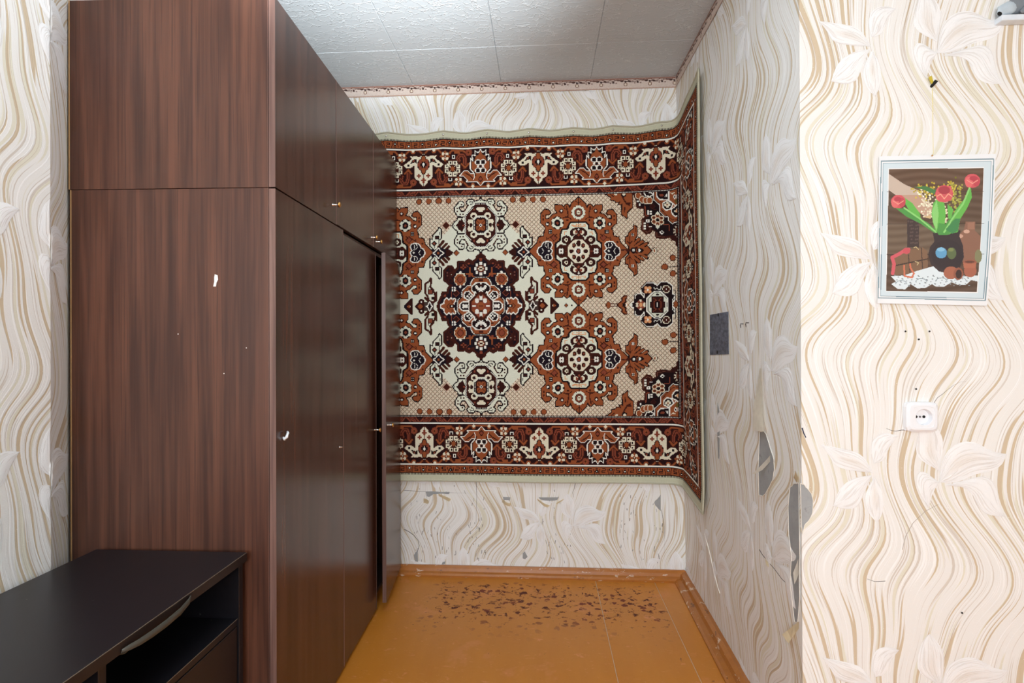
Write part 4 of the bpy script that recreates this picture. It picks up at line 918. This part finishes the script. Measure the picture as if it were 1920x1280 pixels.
# ------------------------------------------------------------------ picture on the front wall
def still_life(nx=264, ny=348):
    """tulips in a dark jug with a casket and small pots, drawn on the sheet in magnified photo units."""
    t, s = np.meshgrid((np.arange(ny) + .5) / ny, (np.arange(nx) + .5) / nx, indexing='ij')
    yl, yr = 90 + t * (1195 - 90), 74 + t * (1212 - 74)
    Y = yl * (1 - s) + yr * s; X = (106 - t * 6) * (1 - s) + (990 - t * 70) * s
    L = Loom(X, Y, (240, 244, 248)); L.x, L.y = X, Y
    F = lambda p, c: L.fill(p, c)
    L.line([(122,126),(973,112),(905,1172),(107,1154)], (110, 140, 152), 7, True); F([(138,142),(955,128),(892,1158),(124,1140)], (208, 226, 234)); L.line([(138,142),(955,128),(892,1158),(124,1140)], (84, 124, 142), 5, True)
    F([(176,180),(902,174),(848,1116),(162,1104)], (244, 246, 246))
    P0 = [(182,186),(897,180),(843,1110),(167,1100)]; inside = L.poly_mask(P0)
    F(P0, (84, 60, 44)); 
    for y0, y1, c in ((180, 360, (82, 56, 38)), (360, 600, (76, 54, 38)), (600, 830, (92, 72, 54)), (830, 1110, (70, 48, 34))): 
        m = inside & (L.y >= y0) & (L.y < y1); L.im[m] = c; k = 9 * np.sin(L.y * 0.11 + 2.2 * np.sin(L.x * 0.008 + y0)); L.im[m] += k[m][:, None]
    for y in (358, 600, 828): L.line([(170,y),(890,y-4)], (46, 32, 24), 5)
    F([(182,222),(300,300),(420,352),(470,420),(520,470),(500,560),(440,530),(400,490),(182,345)], (196, 176, 158)); F([(250,380),(430,380),(520,480),(500,540),(430,525)], (186, 146, 122))
    F([(325,562),(412,562),(412,775),(322,775)], (44, 30, 28)); 
    for k in range(26): L.oval(332 + (k * 37) % 76, 580 + (k * 53) % 185, 7, (70, 54, 48))
    # brown jug behind
    F([(745,640),(760,580),(830,580),(826,650),(866,690),(862,800),(840,880),(730,880),(710,680)], (126, 82, 62)); F([(770,640),(822,640),(822,585),(772,590)], (150, 100, 76)); L.oval(765, 655, 22, (206, 160, 136), 14); L.oval(720, 690, 20, (196, 150, 126), 14); L.oval(850, 840, 26, (116, 116, 76), 50)
    # mimosa and white sprays
    rr = np.random.default_rng(5)
    for n, cx, cy, sx, sy, c in ((80, 470, 350, 48, 26, (196, 172, 40)), (80, 690, 400, 34, 60, (150, 150, 50)), (70, 470, 450, 34, 46, (232, 222, 190)), (30, 610, 500, 14, 70, (226, 220, 180)), (40, 660, 330, 26, 30, (190, 170, 46))):
        for _ in range(n): L.oval(cx + rr.normal(0, sx), cy + rr.normal(0, sy), 7, tuple(np.clip(np.array(c) + rr.normal(0, 18), 0, 255)))
    F([(370,318),(470,316),(540,345),(530,375),(440,340)], (52, 110, 50)); F([(440,545),(505,532),(500,560)], (206, 176, 120))
    G1, G2, G3 = (84, 176, 60), (60, 140, 52), (128, 206, 104)
    # jug
    F([(515,665),(720,645),(712,690),(738,760),(745,850),(715,930),(640,965),(560,955),(500,900),(482,830),(495,770),(528,730)], (34, 24, 26)); L.oval(625, 830, 118, (28, 20, 24), 112); L.oval(578, 815, 42, (78, 150, 196), 42); L.oval(575, 790, 30, (120, 186, 220), 14); L.oval(655, 818, 34, (74, 92, 50), 44); L.oval(650, 792, 20, (110, 124, 66), 14)
    # leaves and stems
    F([(232,478),(300,484),(400,545),(480,590),(545,650),(530,668),(430,600),(320,545)], G2); F([(300,400),(360,440),(420,520),(425,556),(350,520),(310,450)], G1); L.line([(300,478),(420,560),(540,660)], G3, 12)
    F([(505,520),(520,440),(545,415),(600,430),(612,520),(600,640),(540,660),(520,600)], G1); F([(510,500),(545,420),(560,520),(545,650),(515,580)], G3)
    F([(545,660),(560,590),(610,600),(700,480),(745,460),(700,560),(640,680),(560,680)], G2); F([(630,560),(625,450),(670,490),(650,560)], G1); F([(680,500),(760,400),(800,330),(806,400),(770,480),(720,560),(700,660),(640,672),(660,590)], G1); L.line([(790,330),(740,450),(660,560),(600,660)], G3, 13)
    F([(610,640),(680,560),(720,560),(700,650),(660,672)], (44, 120, 58))
    # three tulips
    def tulip(cx, cy, rx, ry, tilt):
        L.oval(cx, cy, rx, (206, 70, 78), ry); L.oval(cx - rx * .45, cy + ry * .2, rx * .5, (222, 92, 92), ry * .75); L.oval(cx + rx * .5, cy + ry * .15, rx * .42, (190, 54, 66), ry * .7); L.oval(cx + tilt, cy - ry * .35, rx * .5, (176, 44, 58), ry * .35)
        L.line([(cx - rx * .7, cy - ry * .1), (cx, cy + ry * .4), (cx + rx * .7, cy - ry * .1)], (236, 150, 130), 6)
    tulip(255, 430, 56, 50, -4); tulip(602, 372, 66, 64, 6); tulip(812, 275, 58, 52, 8)
    F([(540,350),(560,320),(650,312),(662,350),(655,420),(560,430)], (208, 74, 78)); L.oval(602, 345, 44, (160, 40, 52), 30); L.line([(548,390),(575,375),(602,410),(632,372),(660,392)], (238, 160, 130), 7)
    # casket, ribbon, lace
    F([(205,860),(250,830),(340,790),(440,775),(475,800),(480,920),(420,960),(240,985),(205,960)], (112, 78, 54)); L.line([(232,912),(480,860)], (40, 26, 22), 9); L.line([(330,800),(345,960)], (50, 34, 26), 7); L.line([(430,780),(440,940)], (50, 34, 26), 7); L.line([(250,850),(330,825)], (112, 80, 58), 9)
    L.line([(215,970),(225,900),(210,850),(260,825),(310,795),(335,790)], (206, 74, 84), 26); L.oval(318, 800, 28, (196, 64, 74), 24)
    F([(200,990),(300,985),(400,950),(470,930),(520,915),(560,955),(640,970),(760,990),(848,985),(846,1030),(800,1020),(760,1055),(700,1055),(655,1035),(600,1070),(540,1070),(510,1050),(460,1080),(400,1082),(350,1050),(310,1090),(250,1085),(205,1050),(240,1030)], (222, 236, 242))
    for k in range(70):
        x, y = 230 + (k * 61) % 560, 985 + (k * 29) % 80
        L.oval(x, y, 6, (128, 140, 146), 4)
    for cx, cy in ((280,1055),(430,1040),(580,1035),(720,1030)): L.line([(cx + 42 * math.cos(a), cy - 6 + 26 * math.sin(a)) for a in np.linspace(PI, 2 * PI, 8)], (130, 150, 160), 5)
    L.line([(300,910),(305,990),(360,1000),(375,970),(350,930),(345,900)], (206, 104, 70), 13)
    L.oval(650, 965, 54, (160, 84, 58), 48); L.oval(705, 972, 36, (136, 70, 48), 46); L.oval(708, 975, 22, (40, 22, 18), 34); L.oval(792, 950, 46, (158, 82, 58), 48); F([(738,880),(838,880),(832,930),(745,930)], (170, 92, 64)); L.oval(788, 882, 50, (140, 72, 50), 14); L.oval(788, 882, 36, (84, 42, 30), 8)
    L.line([(375,775),(390,770),(410,790)], (196, 176, 120), 6); L.line([(385,880),(410,890),(400,905)], (186, 166, 116), 7)
    return np.clip(L.im * 0.84 + 34, 0, 255)[::-1]  # pale gloss haze of the paper painted into the print's colours
def picture():
    nx, ny = 264, 348
    TL, TR, BL, BR = on_y(1648.5, 293, YF - .004), on_y(1867, 288.5, YF - .020), on_y(1645, 568.5, YF - .006), on_y(1851, 573, YF - .010)
    P = np.zeros((ny + 1, nx + 1, 3))
    for r in range(ny + 1):
        for c in range(nx + 1):
            s, t = c / nx, 1 - r / ny
            p = TL.lerp(TR, s).lerp(BL.lerp(BR, s), t); P[r, c] = p; P[r, c, 1] -= 0.004 * math.sin(PI * t) * s * s
    o = np.array(BL); root = thing('wall_picture', 'printed still life of three red tulips in a dark jug, pinned to the front wall', 'picture', BL)
    link('print', quads_mesh('print', P - o, still_life()), M_PRINT, root)
    Q = P[::12, ::12] + np.array((0, 0.0012, 0)) - o; link('paper_back', quads_mesh('paper_back', Q[:, ::-1]), M_WHITECHIP, root)
    bm = bmesh.new(); p = on_y(1748, 291.5, YF - .014); add_lathe(bm, [(0.0022, 0), (.002, .001), (0, .0018)], 10, Matrix.Translation(p - BL) @ Matrix.Rotation(PI / 2, 4, 'X')); obj('pin', bm, M_GOLD, root, True)
picture()
# ------------------------------------------------------------------ power socket
def socket():
    a, b = on_y(1698.5, 753.5, YF - .012), on_y(1758.5, 809.5, YF - .012); cx, cz = (a.x + b.x) / 2, (a.z + b.z) / 2; w = (b.x - a.x) / 2; h = (a.z - b.z) / 2
    root = thing('power_socket', 'white square two-pin power socket on the papered front wall', 'socket', (cx, YF, cz))
    obj('back_box', box((-w + .002, -0.006, -h + .002), (w - .002, 0.0005, h - .002), 0.002, 2), M_WHITEPLASTIC, root)
    # cover with a round well: square front ring bridged to a circle
    bm = bmesh.new(); n = 32; R = 0.0205
    def sqr(k, ww, hh):
        t = 2 * PI * k / n; c, s = math.cos(t), math.sin(t); e = 7.0; r = (abs(c) ** e + abs(s) ** e) ** (-1 / e); return c * r * ww, s * r * hh
    ox, oz = 0.0018, 0.0
    layers = [[(sqr(k, w, h)[0], -0.0005, sqr(k, w, h)[1]) for k in range(n)], [(sqr(k, w, h)[0], -0.0135, sqr(k, w, h)[1]) for k in range(n)], [(sqr(k, w - .006, h - .006)[0], -0.0185, sqr(k, w - .006, h - .006)[1]) for k in range(n)],
              [(sqr(k, w - .013, h - .011)[0], -0.0192, sqr(k, w - .013, h - .011)[1]) for k in range(n)], [(sqr(k, w - .0136, h - .0116)[0], -0.0184, sqr(k, w - .0136, h - .0116)[1]) for k in range(n)],
              [(ox + (R + .001) * math.cos(2 * PI * k / n), -0.0184, oz + (R + .001) * math.sin(2 * PI * k / n)) for k in range(n)], [(ox + R * math.cos(2 * PI * k / n), -0.0176, oz + R * math.sin(2 * PI * k / n)) for k in range(n)], [(ox + R * .93 * math.cos(2 * PI * k / n), -0.0065, oz + R * .93 * math.sin(2 * PI * k / n)) for k in range(n)]]
    rs = [[bm.verts.new(p) for p in l] for l in layers]
    for p, q in zip(rs, rs[1:]):
        for k in range(n): bm.faces.new((p[k], q[k], q[(k + 1) % n], p[(k + 1) % n]))
    bm.faces.new(rs[-1]); bmesh.ops.recalc_face_normals(bm, faces=bm.faces[:]); obj('cover', bm, M_WHITEPLASTIC, root)
    for dx in (-0.0098, 0.0098):
        bm = bmesh.new(); add_lathe(bm, [(0.0036, 0), (0.0036, 0.0012), (0, 0.0012)], 14, Matrix.Translation((ox + dx - .003, -0.0064, 0)) @ Matrix.Rotation(PI / 2, 4, 'X')); obj('pin_hole', bm, M_BLACKHOLE, root)
    bm = bmesh.new(); add_lathe(bm, [(0.0026, 0), (0.0026, 0.0014), (0, 0.0018)], 12, Matrix.Translation((ox - .003, -0.0064, 0)) @ Matrix.Rotation(PI / 2, 4, 'X')); obj('screw', bm, M_SCREW, root)
socket()
# ------------------------------------------------------------------ wear on the papered walls (parts of the walls)
def wall_part(name, pts, mat, parent, th, lab=None):
    """polygon (3-D points lying on a wall) thickened along th."""
    bm = bmesh.new(); add_prism(bm, pts, th); o = obj(name, bm, mat, parent)
    if lab: o['label'] = lab
    return o
def on_front(u, v): return on_y(u, v, YF)
def on_right(u, v):
    y = 2.0
    for _ in range(14):
        d = ray(u, v); t = y / d.y; z = EYE + d.z * t; x = xr_at(y, z); y = x / (d.x / d.y) if abs(d.x) > 1e-6 else y
    d = ray(u, v); t = y / d.y; return Vector((d.x * t, y, EYE + d.z * t))
def on_back(u, v): return on_y(u, v, YB)
def ragged(pts, amp=0.002, k=3):
    out = []
    for i, p in enumerate(pts):
        q = pts[(i + 1) % len(pts)]
        for j in range(k):
            e = p.lerp(q, j / k); out.append(e + Vector((0, 0, random.uniform(-amp, amp))) if j else e)
    return out
def patch(wall, fn, uv, th, name='bare_plaster', mat=None, rim=True, lab='grey bare plaster where the wallpaper is torn off'):
    p = ragged([fn(*q) for q in uv]); o = wall_part(name, p, mat or M_PLASTER, wall, th)
    if lab: o['label'] = lab
    if rim:
        bm = bmesh.new(); q = [Vector(a) + Vector(th) * 1.6 for a in p]; add_tube(bm, q + [q[0]], 0.0009, 5); r = obj('torn_paper_edge', bm, M_TORN, wall); 
    return o
NF, NB, NR_ = (0, -0.0012, 0), (0, -0.0012, 0), (-0.0012, 0, 0)
# front wall: patch that wraps the outer corner
patch(wall_front, on_front, [(1500,905),(1506,907),(1513,915),(1521,925),(1524,938),(1523,960),(1516,975),(1508,984),(1504,1000),(1502,985)], NF)
patch(wall_right, on_right, [(1482,915),(1488,908),(1499,905),(1500,985),(1501,1040),(1500,1090),(1501,1120),(1497,1165),(1491,1165),(1487,1130),(1483,1095),(1485,1040),(1480,1000),(1479,950)], NR_)
patch(wall_right, on_right, [(1425,810),(1432,808),(1437,812),(1444,835),(1452,860),(1453,880),(1450,900),(1442,915),(1436,926),(1430,930),(1424,928),(1423,880)], NR_)
patch(wall_right, on_right, [(1346,755),(1349,770),(1350,800),(1349,860),(1347,858),(1345,800)], NR_, rim=False)
patch(wall_back, on_back, [(1228,938),(1236,930),(1239,925),(1239,958),(1235,955),(1229,948),(1226,942)], NB)
for uv in ([(798,921),(843,922),(842,926),(830,925),(812,926),(805,931),(800,930)], [(943,931),(957,932),(956,938),(944,937)], [(1010,932),(1047,932),(1045,937),(1026,938),(1014,936)], [(980,1036),(984,1033),(989,1043),(985,1048),(980,1046)], [(825,1053),(836,1052),(834,1057),(826,1058)], [(776,1040),(783,1030),(784,1052),(779,1056)]): patch(wall_back, on_back, uv, NB, rim=False)
# scratches and dark cracks
def crack(wall, fn, uv, off, w=0.0012, mat=None, lab=None):
    bm = bmesh.new(); add_tube(bm, [fn(*q) + Vector(off) for q in uv], [w * (1 - 0.5 * i / len(uv)) for i in range(len(uv))], 5); o = obj('crack', bm, mat or M_DARK, wall)
    if lab: o['label'] = lab
crack(wall_front, on_front, [(1698,806),(1690,806),(1680,808),(1672,807),(1662,803)], (0, 0.0003, 0), 0.001)
crack(wall_front, on_front, [(1751,755),(1758,745),(1768,738),(1776,731),(1788,722),(1800,716),(1812,715)], (0, 0.0004, 0), 0.0008)
crack(wall_front, on_front, [(1660,1089),(1640,1090),(1626,1085)], (0, 0.0004, 0), 0.0009)
crack(wall_front, on_front, [(1692,1030),(1698,1005),(1712,980),(1735,958),(1760,945)], (0, 0.0004, 0), 0.0011, plain('paper_crease', rgb(176, 166, 156), .9))
crack(wall_front, on_front, [(1504,802),(1507,812),(1511,820)], (0, 0.0, 0), 0.0022, M_INK, 'short dark blue scratch')
crack(wall_back, on_back, [(758,992),(766,996),(776,1003),(784,1013),(786,1022),(783,1034),(780,1050)], (0, 0.0004, 0), 0.0018)
crack(wall_back, on_back, [(893,902),(894,930),(893,960),(893,990),(892,1020),(892,1058)], (0, 0.0008, 0), 0.0014)
crack(wall_back, on_back, [(757,919),(790,921),(830,923),(860,924),(893,924)], (0, 0.0008, 0), 0.0014)
crack(wall_back, on_back, [(1079,903),(1077,915),(1074,922),(1075,932)], (0, 0.0004, 0), 0.0016)
crack(wall_back, on_back, [(1237,945),(1242,965),(1245,985),(1246,1010),(1246,1060)], (0, 0.0008, 0), 0.0014)
crack(wall_right, on_right, [(1322,1000),(1332,1040),(1340,1075),(1346,1100),(1350,1112)], (-0.0004, 0, 0), 0.003, M_TORN)
crack(wall_right, on_right, [(1424,1030),(1430,1040),(1440,1052),(1452,1066),(1466,1085),(1480,1098)], (-0.0002, 0, 0), 0.0012)
bm = bmesh.new()   # worn stripes at the foot of the back wall
for _ in range(150):
    u = random.choice([random.uniform(1010, 1070), random.uniform(880, 910), random.uniform(1160, 1245), random.uniform(770, 880)]); v = random.uniform(985, 1056) if random.random() < .7 else random.uniform(910, 990); p = on_back(u, v); h = random.uniform(.004, .02); t = random.uniform(-.3, .3); w = random.uniform(.0006, .0016)
    add_prism(bm, [(p.x - w, YB - .0004, p.z), (p.x + w, YB - .0004, p.z), (p.x + w + t * h, YB - .0004, p.z + h), (p.x - w + t * h, YB - .0004, p.z + h)], (0, -0.0006, 0))
o = obj('rubbed_streaks', bm, plain('rubbed_grey', rgb(126, 122, 116), .9), wall_back); o['kind'] = 'stuff'
# curled flaps of paper
def flap(wall, pts, curl, mat=None, th=0.0008):
    """pts: two rails of a torn tongue (attached edge to free end); curl pushes the free end off the wall."""
    A, B = pts; n = len(A); bm = bmesh.new(); ra, rb = [], []
    for i in range(n):
        k = (i / (n - 1)) ** 1.6; ra.append(bm.verts.new(Vector(A[i]) + Vector(curl) * k)); rb.append(bm.verts.new(Vector(B[i]) + Vector(curl) * k * 0.8))
    fs = [bm.faces.new((ra[i], rb[i], rb[i + 1], ra[i + 1])) for i in range(n - 1)]
    r = bmesh.ops.solidify(bm, geom=fs, thickness=th); return obj('torn_flap', bm, mat or M_CURL, wall)
CL = (-0.030, -0.004, 0)
flap(wall_right, ([on_right(u, v) for u, v in ((1424,690),(1420,730),(1417,765),(1421,806))], [on_right(u, v) for u, v in ((1428,690),(1431,740),(1434,780),(1440,808))]), (-0.020, -0.01, 0), M_TORN)
flap(wall_right, ([on_right(u, v) for u, v in ((1447,850),(1440,860),(1430,874),(1420,887))], [on_right(u, v) for u, v in ((1447,862),(1441,870),(1434,880),(1426,886))]), (-0.022, -0.012, 0), M_TORN)
flap(wall_right, ([on_right(u, v) for u, v in ((1498,1165),(1490,1170),(1480,1178),(1474,1182))], [on_right(u, v) for u, v in ((1498,1178),(1492,1186),(1487,1194),(1484,1200))]), (-0.020, -0.02, 0))
flap(wall_right, ([on_right(u, v) for u, v in ((1499,1040),(1496,1050),(1493,1060),(1490,1070))], [on_right(u, v) for u, v in ((1500,1062),(1498,1075),(1495,1085),(1492,1092))]), (-0.010, -0.012, 0), M_TORN)
flap(wall_right, ([on_right(u, v) for u, v in ((1434,1040),(1436,1046),(1438,1052),(1441,1057))], [on_right(u, v) for u, v in ((1440,1046),(1441,1052),(1443,1058),(1445,1062))]), (-0.010, -0.006, 0))
flap(wall_right, ([on_right(u, v) for u, v in ((1488,895),(1490,890),(1492,885),(1494,880))], [on_right(u, v) for u, v in ((1494,905),(1495,902),(1497,898),(1499,894))]), (-0.010, -0.012, 0))
for a, b in ((((822,925),(830,928),(840,931),(846,933)), ((822,929),(830,933),(838,937),(842,938))), (((943,936),(948,940),(954,942),(958,940)), ((941,941),(946,945),(952,947),(956,947))), (((1007,934),(1014,939),(1022,943),(1030,945)), ((1008,938),(1014,943),(1020,948),(1026,949))), (((1060,933),(1054,936),(1048,938),(1042,941)), ((1058,936),(1053,939),(1047,942),(1043,943))), (((794,934),(798,934),(801,935),(804,936)), ((794,942),(798,943),(801,943),(804,941)))):
    flap(wall_back, ([on_back(*q) for q in a], [on_back(*q) for q in b]), (0.002, -0.012, -0.003))
# blue-grey patch on the niche's right wall
pp = [on_right(*q) for q in ((1332,590),(1366,584),(1367,664),(1332,665))]
bm = bmesh.new(); add_prism(bm, [p - Vector((pp[0])) for p in pp], (-0.0022, 0, 0)); o = obj('wall_patch', bm, M_TAPE); o.location = pp[0]
tag(o, 'blue-grey mottled square sheet stuck on the wall right of the rug', 'patch')
for u, v, nm in ((1348, 590, 'top'), (1346, 660, 'bottom')):
    p = on_right(u, v) - Vector(pp[0]); d = obj('tape_hole', box((p.x - .0032, p.y - .006, p.z - .006), (p.x - .0021, p.y + .006, p.z + .006)), M_BLACKHOLE, o)
# nails
def nail(fn, u, v, n, label, hook=True):
    p = fn(u, v); z = Vector(n); bm = bmesh.new()
    if hook: add_tube(bm, [(0, 0, 0), z * 0.010, z * 0.0105 + Vector((0, 0, -0.004)), z * .009 + Vector((0, 0, -0.014))], [.0014, .0014, .0014, .0008], 7)
    else: add_lathe(bm, [(0.0013, -0.002), (0.0013, 0.0015), (0.0024, 0.0017), (0.002, 0.0026), (0, 0.003)], 10, z.to_track_quat('Z', 'Y').to_matrix().to_4x4())
    o = obj('nail', bm, M_HOLE); o.location = p; tag(o, label, 'nail', 'nails in the papered walls')
nail(on_right, 1394, 607, (-1, 0, 0), 'small bent nail right of the blue-grey sheet, left one of the pair')
nail(on_right, 1404, 605, (-1, 0, 0), 'small bent nail right of the blue-grey sheet, right one of the pair')
nail(on_front, 1697, 621, (0, -1, 0), 'dark nail head below the tulip picture, leftmost and largest', False)
nail(on_front, 1742, 621, (0, -1, 0), 'dark nail head below the tulip picture, upper right one', False)
nail(on_front, 1722, 636, (0, -1, 0), 'dark nail head below the tulip picture, the lower one of three', False)
nail(on_front, 1717, 729, (0, -1, 0), 'dark nail head just above the white power socket', False)
nail(on_front, 1803, 1148, (0, -1, 0), 'brownish nail head low on the front wall, far below the socket', False)
# yellow wall plug with a screw above the picture
p = on_front(1746, 160); r = thing('wall_plug', 'split yellow wall plug with a dark screw above the tulip picture', 'wall plug', p)
bm = bmesh.new(); add_tube(bm, [(0, 0.004, -0.004), (0.001, -0.004, -0.001), (0.004, -0.013, 0.006)], [.0036, .0038, .0044], 8); obj('screw', bm, M_BLACKHOLE, r, True)
bm = bmesh.new(); add_prism(bm, [(-0.001, -0.004, 0.001), (0.001, -0.005, 0.006), (-0.006, -0.008, 0.021), (-0.012, -0.007, 0.017), (-0.005, -0.004, 0.006)], (0, -0.002, 0)); obj('plug_wing', bm, M_YELLOW, r)
crack(wall_front, on_front, [(1748,166),(1749,200),(1749,240),(1750,289)], (0, 0.0003, 0), 0.0012, plain('yellow_drip', rgb(226, 214, 150), .6), 'thin yellow drip below the wall plug')
bm = bmesh.new(); add_prism(bm, [(0.001, -0.006, 0.000), (0.006, -0.012, 0.003), (0.004, -0.012, 0.0075), (0.0005, -0.007, 0.004)], (0, -0.002, 0)); obj('plug_wing', bm, M_YELLOW, r)
# small white shelf with a grey ornament at the upper right
a, b = on_y(1879, 27, YF - .024), on_y(1879, 38, YF - .024); x0 = a.x; zt, zb = a.z, b.z
sh = thing('wall_shelf', 'narrow white wall shelf at the top right edge of the picture', 'shelf', (x0, YF, zb))
obj('board', box((0, -0.024, 0), (0.34, 0, zt - zb), 0.002, 2), M_SHELF, sh)
for dx in (0.12, 0.29): obj('bracket', box((dx - .008, -0.006, -0.0005 - .012), (dx + .008, -0.0, -0.0005), 0.002), M_SHELF, sh)
og = thing('ornament', 'grey glazed seal-shaped ornament standing on the white wall shelf', 'ornament', (x0 + 0.045, YF - 0.013, zt)); og.scale = (1, 0.42, 1)
bm = bmesh.new(); add_tube(bm, [(-0.03, -0.004, 0.018), (-0.012, 0, 0.024), (0.012, 0, 0.030), (0.045, 0, 0.036), (0.085, 0, 0.030), (0.12, 0, 0.016), (0.135, 0, 0.010)], [.010, .019, .023, .028, .024, .014, .006], 14); obj('body', bm, M_GREYGLAZE, og, True)
bm = bmesh.new(); add_tube(bm, [(-0.046, -0.006, 0.004), (-0.040, -0.006, 0.014), (-0.022, -0.005, 0.021), (-0.008, -0.004, 0.024)], [.006, .013, .017, .015], 12); obj('head', bm, M_PALEGLAZE, og, True)
bm = bmesh.new(); bmesh.ops.create_icosphere(bm, subdivisions=2, radius=0.006, matrix=Matrix.Translation((-0.045, -0.010, 0.0065))); obj('nose', bm, M_BLACKHOLE, og, True)
for dx in (0.02, 0.07):
    bm = bmesh.new(); add_tube(bm, [(dx, -0.012, 0.022), (dx - 0.008, -0.024, 0.010), (dx - 0.02, -0.027, 0.0045)], [.011, .009, .004], 10); obj('flipper', bm, M_GREYGLAZE, og, True)
